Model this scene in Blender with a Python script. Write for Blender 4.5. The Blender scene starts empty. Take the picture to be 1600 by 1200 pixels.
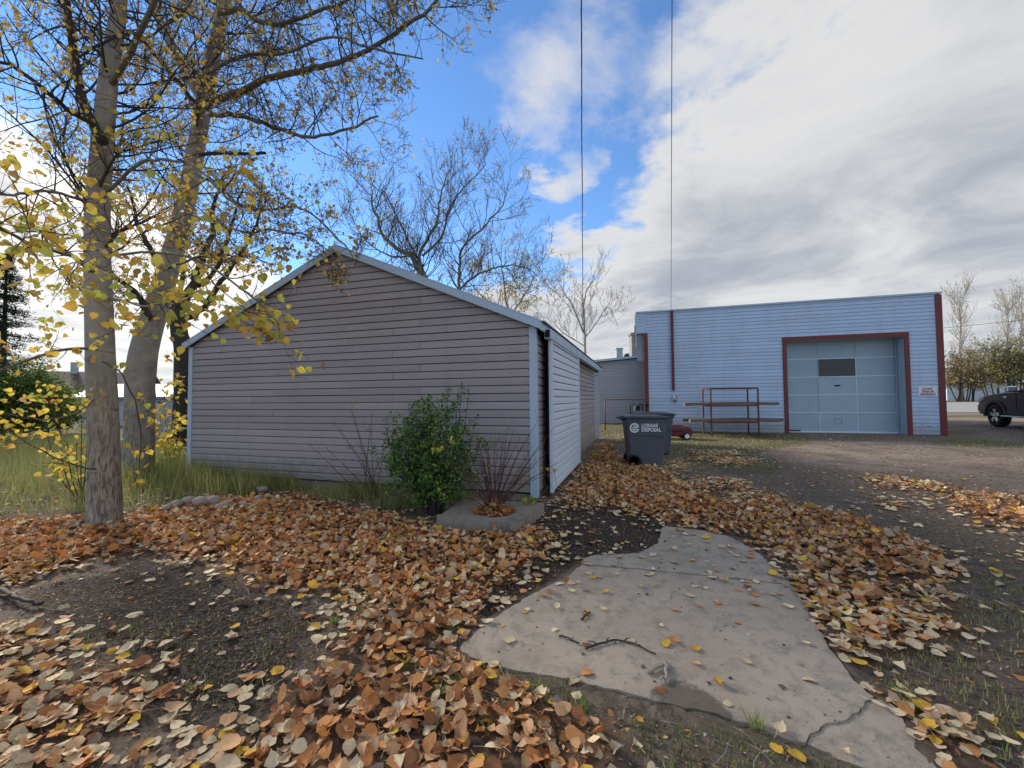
import bpy, math, random
import numpy as np
from mathutils import Vector, Matrix
random.seed(7); rng = np.random.default_rng(7)
S = bpy.context.scene
COL = S.collection
# ---------------------------------------------------------------- camera
F = 645.0; PITCH = math.radians(2.05); ROLL = math.radians(-0.46); CH = 1.5
cd = bpy.data.cameras.new('camera'); cam = bpy.data.objects.new('camera', cd); COL.objects.link(cam)
cd.sensor_width = 36; cd.lens = F/1600*36; cd.clip_start = .05; cd.clip_end = 3000
CR = Matrix.Rotation(math.pi/2+PITCH, 3, 'X') @ Matrix.Rotation(ROLL, 3, 'Z')
cam.matrix_world = Matrix.Translation((0, 0, CH)) @ CR.to_4x4()
S.camera = cam
CRn = np.array(CR)
def P(px, py, Y):            # point at photo direction px,py lying at distance Y ahead
    d = CR @ Vector(((px-800)/F, (600-py)/F, -1))
    return Vector((0, 0, CH)) + d*(Y/d.y)
def G(px, py, z=0.0):        # point on level z in that direction
    d = CR @ Vector(((px-800)/F, (600-py)/F, -1))
    return Vector((0, 0, CH)) + d*((z-CH)/d.z)
def proj(x, y, z):
    v = np.stack([x, y, z-CH], -1) @ CRn
    w = np.maximum(-v[..., 2], 1e-3)
    return 800+F*v[..., 0]/w, 600-F*v[..., 1]/w
# ---------------------------------------------------------------- render / light
S.view_settings.view_transform = 'Standard'; S.view_settings.look = 'None'
S.view_settings.gamma = 1; S.view_settings.use_curve_mapping = False
S.view_settings.exposure = EXPO = 1.42
SUN_AZ = math.radians(-52); SUN_EL = math.radians(25)     # azimuth from +Y, negative = left
sd = Vector((math.sin(SUN_AZ)*math.cos(SUN_EL), math.cos(SUN_AZ)*math.cos(SUN_EL), math.sin(SUN_EL)))
sl = bpy.data.lights.new('sun', 'SUN'); sl.energy = 2.2; sl.angle = math.radians(12); sl.color = (1, .93, .82)
so = bpy.data.objects.new('sun', sl); COL.objects.link(so); so.rotation_euler = (-sd).to_track_quat('-Z', 'Y').to_euler()
so.location = (-20, 20, 20)

class NT:
    def __init__(s, tree): s.t = tree; s.n = tree.nodes; s.l = tree.links; s.n.clear()
    def new(s, typ, **kw):
        n = s.n.new(typ)
        for k, v in kw.items(): setattr(n, k, v)
        return n
    def link(s, a, b): s.l.new(a, b)
    def put(s, sock, v):
        if isinstance(v, bpy.types.NodeSocket): s.l.new(v, sock)
        elif isinstance(v, (tuple, list)) and len(v) == 3 and sock.type == 'RGBA': sock.default_value = (*v, 1)
        else: sock.default_value = v
    def math(s, op, a, b=0.0, c=None, clamp=False):
        n = s.new('ShaderNodeMath', operation=op); n.use_clamp = clamp
        s.put(n.inputs[0], a); s.put(n.inputs[1], b)
        if c is not None: s.put(n.inputs[2], c)
        return n.outputs[0]
    def mix(s, f, a, b, mode='MIX'):
        n = s.new('ShaderNodeMix', data_type='RGBA', blend_type=mode)
        s.put(n.inputs[0], f); s.put(n.inputs[6], a); s.put(n.inputs[7], b)
        return n.outputs[2]
    def noise(s, vec, scale, detail=4, rough=.5, dist=0.0):
        n = s.new('ShaderNodeTexNoise'); n.inputs['Scale'].default_value = scale
        n.inputs['Detail'].default_value = detail; n.inputs['Roughness'].default_value = rough
        n.inputs['Distortion'].default_value = dist
        if vec is not None: s.l.new(vec, n.inputs['Vector'])
        return n.outputs['Fac']
    def ramp(s, fac, lo, hi, a=0.0, b=1.0):
        n = s.new('ShaderNodeMapRange', interpolation_type='SMOOTHSTEP')
        s.put(n.inputs[0], fac); s.put(n.inputs[1], lo); s.put(n.inputs[2], hi)
        n.inputs[3].default_value = a; n.inputs[4].default_value = b
        return n.outputs[0]

W = bpy.data.worlds.new('World'); S.world = W; W.use_nodes = True
def build_world():
    t = NT(W.node_tree)
    out = t.new('ShaderNodeOutputWorld'); bg = t.new('ShaderNodeBackground'); t.link(bg.outputs[0], out.inputs[0])
    bg.inputs[1].default_value = 0.1
    sky = t.new('ShaderNodeTexSky', sky_type='NISHITA'); sky.sun_disc = False
    sky.sun_elevation = SUN_EL; sky.sun_rotation = SUN_AZ; sky.ozone_density = 3.0; sky.air_density = 1.0; sky.dust_density = 0.0
    tc = t.new('ShaderNodeTexCoord'); sep = t.new('ShaderNodeSeparateXYZ'); t.link(tc.outputs['Generated'], sep.inputs[0])
    x, y, z = sep.outputs
    zz = t.math('MAXIMUM', z, 0.0); den = t.math('ADD', zz, .10)
    u = t.math('DIVIDE', x, den); v = t.math('DIVIDE', y, den)
    cmb = t.new('ShaderNodeCombineXYZ'); t.link(u, cmb.inputs[0]); t.link(v, cmb.inputs[1])
    p0 = cmb.outputs[0]
    wn = t.new('ShaderNodeTexNoise'); wn.inputs['Scale'].default_value = 2.6; wn.inputs['Detail'].default_value = 6; wn.inputs['Roughness'].default_value = .62; t.link(p0, wn.inputs['Vector'])
    wv = t.new('ShaderNodeVectorMath', operation='SUBTRACT'); t.link(wn.outputs['Color'], wv.inputs[0]); wv.inputs[1].default_value = (.5, .5, .5)
    ws = t.new('ShaderNodeVectorMath', operation='SCALE'); t.link(wv.outputs[0], ws.inputs[0]); ws.inputs['Scale'].default_value = .75
    wa = t.new('ShaderNodeVectorMath', operation='ADD'); t.link(p0, wa.inputs[0]); t.link(ws.outputs[0], wa.inputs[1])
    p = p0; s2 = t.new('ShaderNodeSeparateXYZ'); t.link(wa.outputs[0], s2.inputs[0]); u, v = s2.outputs[0], s2.outputs[1]
    n1 = t.noise(p, 1.15, 9, .58, .35)          # body of the clouds
    n2 = t.noise(p, .45, 5, .5, .2)
    n3 = t.noise(p, 3.2, 8, .6, .6)
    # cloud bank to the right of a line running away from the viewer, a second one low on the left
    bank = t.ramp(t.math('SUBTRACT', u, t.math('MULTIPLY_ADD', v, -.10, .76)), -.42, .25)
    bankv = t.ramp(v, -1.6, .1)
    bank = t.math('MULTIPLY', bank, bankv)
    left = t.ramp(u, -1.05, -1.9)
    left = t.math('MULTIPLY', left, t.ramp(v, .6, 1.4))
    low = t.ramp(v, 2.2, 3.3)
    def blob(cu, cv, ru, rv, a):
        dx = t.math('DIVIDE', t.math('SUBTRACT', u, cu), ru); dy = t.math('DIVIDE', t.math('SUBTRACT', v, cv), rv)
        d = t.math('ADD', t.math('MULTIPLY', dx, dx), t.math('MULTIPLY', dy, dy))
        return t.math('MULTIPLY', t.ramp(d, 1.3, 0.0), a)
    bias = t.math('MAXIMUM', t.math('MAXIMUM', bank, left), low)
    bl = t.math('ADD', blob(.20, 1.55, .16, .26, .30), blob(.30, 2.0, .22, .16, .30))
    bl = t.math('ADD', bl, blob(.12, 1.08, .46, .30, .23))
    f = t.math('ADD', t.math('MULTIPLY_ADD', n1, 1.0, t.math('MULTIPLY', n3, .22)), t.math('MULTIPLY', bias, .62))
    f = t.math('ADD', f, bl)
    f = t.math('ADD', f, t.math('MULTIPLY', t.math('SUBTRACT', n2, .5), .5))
    f = t.math('ADD', f, t.math('MULTIPLY', t.ramp(v, .75, -.1), .26))  # extra broken cloud overhead and behind the viewer, added to brighten ambient light
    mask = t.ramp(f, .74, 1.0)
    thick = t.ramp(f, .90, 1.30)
    shade = t.math('MULTIPLY', thick, t.ramp(t.noise(p, 1.3, 7, .6, .5), .28, .68))
    # brightness of cloud: edges bright, undersides grey, brighter towards the sun
    dot = t.new('ShaderNodeVectorMath', operation='DOT_PRODUCT'); t.link(tc.outputs['Generated'], dot.inputs[0]); dot.inputs[1].default_value = sd
    g = t.ramp(dot.outputs['Value'], .70, 1.0)
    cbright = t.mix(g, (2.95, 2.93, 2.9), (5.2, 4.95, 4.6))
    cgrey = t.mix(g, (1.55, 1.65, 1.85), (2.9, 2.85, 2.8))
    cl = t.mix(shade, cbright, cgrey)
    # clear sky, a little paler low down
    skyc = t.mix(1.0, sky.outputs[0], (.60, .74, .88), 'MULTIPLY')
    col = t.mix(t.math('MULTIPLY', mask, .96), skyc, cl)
    hz = t.ramp(z, .12, .0)
    col = t.mix(t.math('MULTIPLY', hz, .5), col, (2.5, 2.65, 2.9))
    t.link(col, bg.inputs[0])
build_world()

# ---------------------------------------------------------------- materials
def pbsdf(name):
    m = bpy.data.materials.new(name); m.use_nodes = True
    t = NT(m.node_tree); o = t.new('ShaderNodeOutputMaterial'); b = t.new('ShaderNodeBsdfPrincipled')
    t.link(b.outputs[0], o.inputs[0]); return m, t, b, o
def mat(name, col, rough=.6, var=.12, scale=6.0, bump=0.0, bscale=60.0, metal=0.0, dirt=None, dscale=2.0, spec=.4, rnd=0.0, stretch=None, coat=0.0, splash=None):
    m, t, b, o = pbsdf(name)
    tc = t.new('ShaderNodeTexCoord'); vec = tc.outputs['Object']
    if stretch:
        mp = t.new('ShaderNodeMapping'); t.link(vec, mp.inputs[0]); mp.inputs['Scale'].default_value = stretch; vec = mp.outputs[0]
    n = t.noise(vec, scale, 6, .6)
    k = t.math('MULTIPLY_ADD', t.math('SUBTRACT', n, .5), 2*var*2, 1.0)
    if rnd:
        oi = t.new('ShaderNodeObjectInfo')
        k = t.math('MULTIPLY', k, t.math('MULTIPLY_ADD', t.math('SUBTRACT', oi.outputs['Random'], .5), 2*rnd, 1.0))
    hs = t.new('ShaderNodeHueSaturation'); hs.inputs['Color'].default_value = (*col, 1); t.link(k, hs.inputs['Value'])
    c = hs.outputs[0]
    if dirt:
        d = t.ramp(t.noise(vec, dscale, 8, .65, .4), dirt[1], dirt[1]+.18)
        c = t.mix(t.math('MULTIPLY', d, dirt[2] if len(dirt) > 2 else .6), c, dirt[0])
    if splash:     # mud splash and weathering in world space: spotty at the foot, faint runs above
        ge = t.new('ShaderNodeNewGeometry'); sp_ = t.new('ShaderNodeSeparateXYZ'); t.link(ge.outputs['Position'], sp_.inputs[0])
        h_ = t.ramp(sp_.outputs[2], .75, .05); nn = t.noise(ge.outputs['Position'], 9, 6, .7)
        mp_ = t.new('ShaderNodeMapping'); t.link(ge.outputs['Position'], mp_.inputs[0]); mp_.inputs['Scale'].default_value = (2.2, 2.2, .35)
        run = t.ramp(t.noise(mp_.outputs[0], 1.6, 6, .65), .46, .70)
        c = t.mix(t.math('MULTIPLY', run, .18), c, splash)
        c = t.mix(t.math('MULTIPLY', t.ramp(t.math('ADD', nn, t.math('MULTIPLY', h_, .42)), .60, .85), .7), c, splash)
    t.link(c, b.inputs['Base Color'])
    b.inputs['Roughness'].default_value = rough; b.inputs['Metallic'].default_value = metal
    b.inputs['Specular IOR Level'].default_value = spec; b.inputs['Coat Weight'].default_value = coat
    if bump:
        bp = t.new('ShaderNodeBump'); bp.inputs['Strength'].default_value = 1; bp.inputs['Distance'].default_value = bump
        t.link(t.noise(vec, bscale, 5, .6), bp.inputs['Height']); t.link(bp.outputs[0], b.inputs['Normal'])
    return m
M = {}
M['mauve'] = mat('mauve_siding', (.38, .325, .325), .62, .05, 1.2, .0006, 90, dirt=((.32, .26, .24), .56, .35), dscale=1.4, rnd=.085, stretch=(.6, .6, 3), splash=(.26, .22, .19))
M['white_siding'] = mat('white_siding', (.49, .61, .78), .55, .04, 1.5, .0005, 60, dirt=((.36, .43, .52), .58, .4), dscale=1.1, rnd=.05, splash=(.33, .33, .34))
M['grey_siding'] = mat('grey_siding', (.46, .45, .48), .6, .05, 1.5, rnd=.03)
M['trim'] = mat('pale_trim', (.46, .56, .68), .5, .05, 3, .0005, 30, dirt=((.25, .25, .27), .6, .5), dscale=5)
M['slide'] = mat('slide_door', (.62, .69, .79), .5, .05, 3, .0005, 30, dirt=((.30, .29, .30), .6, .4), dscale=3, rnd=.04)
M['red'] = mat('red_trim', (.17, .038, .034), .55, .15, 5, .001, 40, dirt=((.26, .18, .16), .62, .5), dscale=6)
M['rust'] = mat('rusty_red_metal', (.13, .04, .035), .6, .2, 8, .001, 60, dirt=((.12, .07, .05), .5, .7), dscale=8)
M['doorgrey'] = mat('door_grey', (.37, .47, .54), .55, .06, 2.5, .0006, 25, dirt=((.30, .37, .42), .55, .5), dscale=1.8, rnd=.03)
M['doorbar'] = mat('door_bar', (.68, .75, .82), .5, .06, 4, dirt=((.28, .3, .33), .58, .7), dscale=7)
M['dark'] = mat('dark_gap', (.012, .011, .012), .8, .1, 5)
M['roof'] = mat('roof_grey', (.10, .10, .11), .8, .2, 8, .002, 50, rnd=.12)
M['concrete'] = mat('old_concrete', (.33, .30, .26), .88, .13, 2.6, .0018, 90, dirt=((.12, .105, .09), .55, .6), dscale=2.0)
M['pconc'] = mat('planter_concrete', (.27, .23, .19), .9, .18, 7, .004, 40, dirt=((.10, .08, .06), .5, .7), dscale=5)
M['bin'] = mat('bin_plastic', (.085, .09, .11), .5, .08, 3, .0005, 40, dirt=((.10, .10, .11), .6, .35), dscale=6)
M['lid'] = mat('bin_lid_plastic', (.035, .038, .048), .42, .08, 4)
M['black'] = mat('black_rubber', (.012, .012, .013), .7, .1, 5)
M['white'] = mat('white_paint', (.78, .80, .83), .5, .04, 5)
M['signred'] = mat('sign_red', (.36, .015, .03), .5, .03, 5)
M['glass'] = mat('dull_glass', (.085, .085, .075), .35, .15, 4, spec=.3)
M['plank'] = mat('weathered_plank', (.16, .12, .095), .85, .22, 9, .002, 50, dirt=((.09, .06, .05), .5, .6), dscale=3, rnd=.2, stretch=(.3, 5, 5))
M['box'] = mat('grey_box', (.36, .40, .44), .5, .05, 5)
M['car'] = mat('truck_paint', (.035, .008, .016), .5, .05, 2, coat=.25, spec=.5)
M['carclad'] = mat('truck_cladding', (.055, .05, .05), .6, .05, 4)
M['alloy'] = mat('alloy_wheel', (.55, .55, .56), .3, .05, 4, metal=.8)
M['carglass'] = mat('truck_glass', (.05, .10, .12), .08, .05, 2, spec=.8)
M['chrome'] = mat('bright_chrome', (.6, .6, .62), .2, .03, 4, metal=1)
M['wire'] = mat('wire_black', (.02, .02, .025), .7, .05, 5)
M['bark'] = None
def bark(name, col, dark, sc=1.0):
    m, t, b, o = pbsdf(name)
    tc = t.new('ShaderNodeTexCoord'); v = tc.outputs['Object']
    def mp(s):
        n = t.new('ShaderNodeMapping'); t.link(v, n.inputs[0]); n.inputs['Scale'].default_value = s; return n.outputs[0]
    streak = t.noise(mp((26*sc, 26*sc, 4.5*sc)), 1.6, 8, .65, .3)
    scar = t.noise(mp((5*sc, 5*sc, 26*sc)), 1.0, 5, .55, .3)
    blot = t.noise(v, 4*sc, 6, .6)
    sep = t.new('ShaderNodeSeparateXYZ'); t.link(v, sep.inputs[0])
    lowm = t.ramp(sep.outputs[2], 2.6, .2)                       # furrows get deeper toward the foot
    fur = t.math('MULTIPLY', t.ramp(streak, .47, .68), t.math('MULTIPLY_ADD', lowm, .75, .15))
    sc2 = t.math('MULTIPLY', t.math('MULTIPLY', t.ramp(scar, .60, .70), .75), t.ramp(blot, .40, .62))
    dk = t.math('MAXIMUM', fur, sc2)
    k = t.math('MULTIPLY_ADD', blot, 1.2, .40)
    hs = t.new('ShaderNodeHueSaturation'); hs.inputs['Color'].default_value = (*col, 1); t.link(k, hs.inputs['Value'])
    c = t.mix(dk, hs.outputs[0], dark)
    t.link(c, b.inputs['Base Color']); b.inputs['Roughness'].default_value = .85; b.inputs['Specular IOR Level'].default_value = .25
    bp = t.new('ShaderNodeBump'); bp.inputs['Distance'].default_value = .012; bp.inputs['Strength'].default_value = 1
    h = t.math('MULTIPLY_ADD', dk, -1.0, t.math('MULTIPLY', streak, .6))
    t.link(h, bp.inputs['Height']); t.link(bp.outputs[0], b.inputs['Normal'])
    return m
M['bark'] = bark('poplar_bark', (.33, .29, .245), (.095, .08, .066))
M['limb'] = bark('limb_bark', (.20, .18, .14), (.04, .034, .03), 2)
M['twig'] = mat('twig_bark', (.055, .042, .034), .8, .2, 20)
M['palebark'] = mat('pale_bark', (.30, .27, .23), .85, .25, 6, .003, 20)
M['darkbark'] = mat('dark_bark', (.045, .038, .034), .85, .2, 10, .003, 20)
M['cane'] = mat('red_cane', (.10, .045, .04), .7, .25, 20)
def leafmat(name, col, var=.35, trans=.0, rough=.55, c2=None):
    m, t, b, o = pbsdf(name)
    at = t.new('ShaderNodeAttribute', attribute_name='rnd'); oi = t.new('ShaderNodeObjectInfo')
    r = t.math('FRACT', t.math('ADD', at.outputs['Fac'], oi.outputs['Random']))
    uv = t.new('ShaderNodeAttribute', attribute_name='luv').outputs['Vector']
    off = t.new('ShaderNodeCombineXYZ'); t.link(t.math('MULTIPLY', r, 53.0), off.inputs[2])
    ad = t.new('ShaderNodeVectorMath', operation='ADD'); t.link(uv, ad.inputs[0]); t.link(off.outputs[0], ad.inputs[1]); cv = ad.outputs[0]
    n = t.noise(cv, 3.2, 5, .65)
    k = t.math('MULTIPLY_ADD', t.math('SUBTRACT', r, .5), 2*var, t.math('MULTIPLY_ADD', n, .7, .65))
    base = t.mix(t.math('FRACT', t.math('MULTIPLY', r, 7.31)), col, c2 or tuple(x*.8 for x in col))
    hs = t.new('ShaderNodeHueSaturation'); t.link(base, hs.inputs['Color']); t.link(k, hs.inputs['Value'])
    sx = t.new('ShaderNodeSeparateXYZ'); t.link(uv, sx.inputs[0]); ax_ = t.math('ABSOLUTE', sx.outputs[0]); yy = sx.outputs[1]
    rib = t.ramp(ax_, .022, .010)
    sv = t.math('ABSOLUTE', t.math('SUBTRACT', t.math('FRACT', t.math('SUBTRACT', t.math('MULTIPLY', yy, 6.5), t.math('MULTIPLY', ax_, 5.5))), .5))
    vein = t.math('MULTIPLY', t.math('MAXIMUM', rib, t.math('MULTIPLY', t.ramp(sv, .10, .03), .6)), .38)
    c0 = t.mix(vein, hs.outputs[0], tuple(min(1, x*1.35+.05) for x in col))
    # browning that creeps in from the rim, and a few spots
    ry = t.math('MULTIPLY', t.math('SUBTRACT', yy, .45), .95)
    rad = t.math('SQRT', t.math('ADD', t.math('MULTIPLY', ax_, ax_), t.math('MULTIPLY', ry, ry)))
    rim = t.ramp(t.math('ADD', rad, t.math('MULTIPLY', t.math('SUBTRACT', n, .5), .55)), .40, .54)
    sp = t.ramp(t.noise(cv, 13, 3, .6), .64, .70)
    c = t.mix(t.math('MULTIPLY', t.math('MAXIMUM', rim, sp), .55), c0, tuple(x*y for x, y in zip(col, (.42, .30, .25))))
    t.link(c, b.inputs['Base Color']); b.inputs['Roughness'].default_value = .78; b.inputs['Specular IOR Level'].default_value = .2
    if trans:
        tr = t.new('ShaderNodeBsdfTranslucent'); t.link(c, tr.inputs[0])
        mx = t.new('ShaderNodeMixShader'); mx.inputs[0].default_value = trans
        t.link(b.outputs[0], mx.inputs[1]); t.link(tr.outputs[0], mx.inputs[2]); t.link(mx.outputs[0], o.inputs[0])
    return m
# fallen-leaf kinds: name, colour, second colour, share
LK = [('pale cream', (.72, .56, .34), (.62, .50, .31), .15),
      ('tan', (.60, .34, .155), (.52, .34, .20), .34),
      ('orange brown', (.54, .22, .07), (.60, .28, .10), .30),
      ('rusty brown', (.30, .125, .055), (.36, .16, .07), .14),
      ('golden yellow', (.75, .46, .06), (.70, .40, .05), .05),
      ('grey brown', (.33, .25, .19), (.38, .28, .20), .03)]
LM = [leafmat('fallen_'+k[0].replace(' ', '_'), k[1], .3, .12, .5, k[2]) for k in LK]
TK = [('yellow', (.66, .50, .07), (.58, .47, .10)), ('golden', (.66, .42, .07), (.55, .32, .07)), ('yellow green', (.40, .44, .09), (.50, .48, .09)), ('dull brown', (.36, .24, .10), (.45, .31, .13))]
TM = [leafmat('tree_leaf_'+k[0].replace(' ', '_'), k[1], .3, .45, .5, k[2]) for k in TK]
BM = [leafmat('shrub_leaf_dark', (.07, .16, .05), .4, .3, .5, (.10, .20, .06)), leafmat('shrub_leaf_green', (.16, .29, .06), .4, .3, .5, (.22, .32, .07))]
GM = [leafmat('grass_green', (.19, .25, .06), .4, .3, .6, (.28, .30, .085)), leafmat('grass_straw', (.38, .31, .13), .4, .3, .6, (.30, .28, .09))]
OM = leafmat('far_leaf_orange', (.40, .25, .09), .4, .3, .6, (.34, .26, .08)); OG = leafmat('far_leaf_olive', (.25, .26, .08), .4, .3, .6, (.19, .22, .07))
SPM = leafmat('needle_green', (.02, .045, .022), .4, .0, .7, (.03, .055, .025))
M['stone'] = mat('pale_stone', (.33, .28, .24), .85, .2, 6, .004, 20, rnd=.2)

# ---------------------------------------------------------------- object helpers
def tag(o, label=None, cat=None, group=None, kind=None):
    if label: o['label'] = label
    if cat: o['category'] = cat
    if group: o['group'] = group
    if kind: o['kind'] = kind
    return o
def empty(name, loc=(0, 0, 0), rz=0.0):
    o = bpy.data.objects.new(name, None); COL.objects.link(o); o.location = loc; o.rotation_euler = (0, 0, rz); o.empty_display_size = .1; return o
def link(name, me, parent=None, matl=None):
    o = bpy.data.objects.new(name, me); COL.objects.link(o)
    if parent is not None: o.parent = parent
    return o
class MB:
    def __init__(s): s.v = []; s.f = []
    def add(s, vs, fs):
        n = len(s.v); s.v.extend(tuple(x) for x in vs); s.f.extend(tuple(i+n for i in f) for f in fs); return s
    def box(s, c, d, rot=None):
        hx, hy, hz = d[0]/2, d[1]/2, d[2]/2
        vs = [Vector((x, y, z)) for x in (-hx, hx) for y in (-hy, hy) for z in (-hz, hz)]
        if rot is not None: vs = [rot @ v for v in vs]
        c = Vector(c)
        return s.add([v+c for v in vs], [(0, 1, 3, 2), (4, 6, 7, 5), (0, 4, 5, 1), (2, 3, 7, 6), (0, 2, 6, 4), (1, 5, 7, 3)])
    def prism(s, poly, off):      # polygon of 3d points swept by off
        n = len(poly); off = Vector(off); a = [Vector(p) for p in poly]
        return s.add(a+[p+off for p in a], [tuple(range(n-1, -1, -1)), tuple(range(n, 2*n))]+[(i, (i+1) % n, n+(i+1) % n, n+i) for i in range(n)])
    def tube(s, pts, rad, k=6, cap=True):
        pts = [Vector(p) for p in pts]; n = len(pts)
        if not hasattr(rad, '__len__'): rad = [rad]*n
        base = len(s.v); ref = Vector((.13, .31, .94)).normalized()
        if abs((pts[-1]-pts[0]).normalized().dot(ref)) > .9: ref = Vector((.95, .2, .1)).normalized()
        for i in range(n):
            d = (pts[min(i+1, n-1)]-pts[max(i-1, 0)]).normalized()
            a = d.cross(ref).normalized(); b = d.cross(a)
            for j in range(k):
                th = 2*math.pi*j/k; s.v.append(tuple(pts[i]+(a*math.cos(th)+b*math.sin(th))*rad[i]))
        for i in range(n-1):
            for j in range(k):
                j2 = (j+1) % k; s.f.append((base+i*k+j, base+i*k+j2, base+(i+1)*k+j2, base+(i+1)*k+j))
        if cap:
            s.f.append(tuple(base+j for j in range(k-1, -1, -1))); s.f.append(tuple(base+(n-1)*k+j for j in range(k)))
        return s
    def lathe(s, prof, k=24, axis='Z', c=(0, 0, 0)):     # prof: list of (r, h)
        base = len(s.v); c = Vector(c)
        for r, h in prof:
            for j in range(k):
                th = 2*math.pi*j/k; a, b = r*math.cos(th), r*math.sin(th)
                v = {'Z': (a, b, h), 'Y': (a, h, b), 'X': (h, a, b)}[axis]; s.v.append(tuple(Vector(v)+c))
        for i in range(len(prof)-1):
            for j in range(k):
                j2 = (j+1) % k; s.f.append((base+i*k+j, base+i*k+j2, base+(i+1)*k+j2, base+(i+1)*k+j))
        s.f.append(tuple(base+j for j in range(k))); s.f.append(tuple(base+(len(prof)-1)*k+j for j in range(k-1, -1, -1)))
        return s
    def mesh(s, name, m, smooth=False):
        me = bpy.data.meshes.new(name); me.from_pydata(s.v, [], s.f); me.update()
        if m is not None: me.materials.append(m)
        if smooth: me.shade_smooth()
        return me
    def build(s, name, m, parent=None, smooth=False, bevel=0.0, seg=2):
        o = link(name, s.mesh(name, m, smooth), parent)
        if bevel:
            b = o.modifiers.new('bevel', 'BEVEL'); b.width = bevel; b.segments = seg; b.limit_method = 'ANGLE'
        return o
def vnoise(x, y, sc, seed=0):
    x = np.asarray(x, float)*sc; y = np.asarray(y, float)*sc
    xi = np.floor(x).astype(np.int64); yi = np.floor(y).astype(np.int64); fx = x-xi; fy = y-yi
    fx = fx*fx*(3-2*fx); fy = fy*fy*(3-2*fy)
    def h(a, b):
        n = (a*374761393+b*668265263+seed*974711) & 0xffffffff
        n = ((n ^ (n >> 13))*1274126177) & 0xffffffff
        return ((n ^ (n >> 16)) & 0xffff)/65535.0
    return (h(xi, yi)*(1-fx)+h(xi+1, yi)*fx)*(1-fy)+(h(xi, yi+1)*(1-fx)+h(xi+1, yi+1)*fx)*fy
def fbm(x, y, sc, seed=0, oct=4):
    r = 0; a = 1; t = 0
    for i in range(oct): r = r+a*vnoise(x, y, sc*2**i, seed+i*17); t += a; a *= .5
    return r/t
def sstep(a, b, x):
    t = np.clip((np.asarray(x, float)-a)/(b-a), 0, 1); return t*t*(3-2*t)
def inpoly(px, py, poly):
    r = np.zeros(np.shape(px), bool); n = len(poly)
    for i in range(n):
        x1, y1 = poly[i]; x2, y2 = poly[(i+1) % n]
        if y1 == y2: continue
        c = ((y1 > py) != (y2 > py)) & (px < (x2-x1)*(py-y1)/(y2-y1)+x1); r ^= c
    return r
# leaf outline (length along y 0..1, stalk at 0), fan around the midrib
def leaf_template(kind):
    if kind == 'broad': out = [(0, .04), (.24, .0), (.43, .17), (.47, .36), (.38, .56), (.22, .75), (.07, .88), (0, 1.0), (-.07, .88), (-.22, .75), (-.38, .56), (-.47, .36), (-.43, .17), (-.24, .0)]
    elif kind == 'oval': out = [(0, 0), (.22, .12), (.36, .36), (.34, .58), (.2, .82), (0, 1), (-.2, .82), (-.34, .58), (-.36, .36), (-.22, .12)]
    else: out = [(0, 0), (.3, .4), (0, 1), (-.3, .4)]
    v = [(x, y) for x, y in out]
    n = len(v)
    if kind == 'tiny': return np.array(v), [(0, 1, 2), (0, 2, 3)]
    v += [(0, .33), (0, .66)]
    a, b = n, n+1; h = n//2
    fs = []
    for i in range(n):
        j = (i+1) % n; ym = (v[i][1]+v[j][1])/2
        fs.append((i, j, a if ym < .5 else b))
    # close the two slivers between the fans
    for side in (range(0, h), range(h, n)):
        prev = None
        for i in side:
            j = (i+1) % n
            m = (v[i][1]+v[j][1])/2 < .5
            if prev is not None and prev != m: fs.append((i, b if prev else a, a if prev else b))
            prev = m
    return np.array(v), fs
def leaf_mesh(name, pos, yaw, tiltx, tilty, size, curl, fold, midx, mats, kind='broad', width=1.0, parent=None, nrm=None):
    """one mesh of many leaves; arrays of equal length"""
    tv, tf = leaf_template(kind); n = len(pos); k = len(tv)
    jx = 1+rng.normal(0, .09, (n, k)); jy = rng.normal(0, .022, (n, k)); wf = rng.uniform(.72, 1.08, (n, 1))
    x = tv[None, :, 0]*jx*wf*size[:, None]*width; x = x+rng.normal(0, .16, (n, 1))*(tv[None, :, 1]-.5)**2*size[:, None]*width
    y = (tv[None, :, 1]-.5+(jy if kind != 'tiny' else 0))*size[:, None]
    z = curl[:, None]*(tv[None, :, 1]-.5)**2*size[:, None]*1.6+fold[:, None]*np.abs(tv[None, :, 0])*size[:, None]
    cx, sx = np.cos(tiltx)[:, None], np.sin(tiltx)[:, None]; y, z = y*cx-z*sx, y*sx+z*cx
    cy, sy = np.cos(tilty)[:, None], np.sin(tilty)[:, None]; x, z = x*cy+z*sy, -x*sy+z*cy
    cz, sz = np.cos(yaw)[:, None], np.sin(yaw)[:, None]; x, y = x*cz-y*sz, x*sz+y*cz
    V = np.stack([x+pos[:, None, 0], y+pos[:, None, 1], z+pos[:, None, 2]], -1).reshape(-1, 3)
    T = np.array(tf); Fa = (T[None]+(np.arange(n)*k)[:, None, None]).reshape(-1, 3)
    return tri_mesh(name, V, Fa, mats, np.repeat(midx, len(tf)), np.repeat(rng.random(n), len(tf)), parent, np.tile(tv, (n, 1)))
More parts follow.
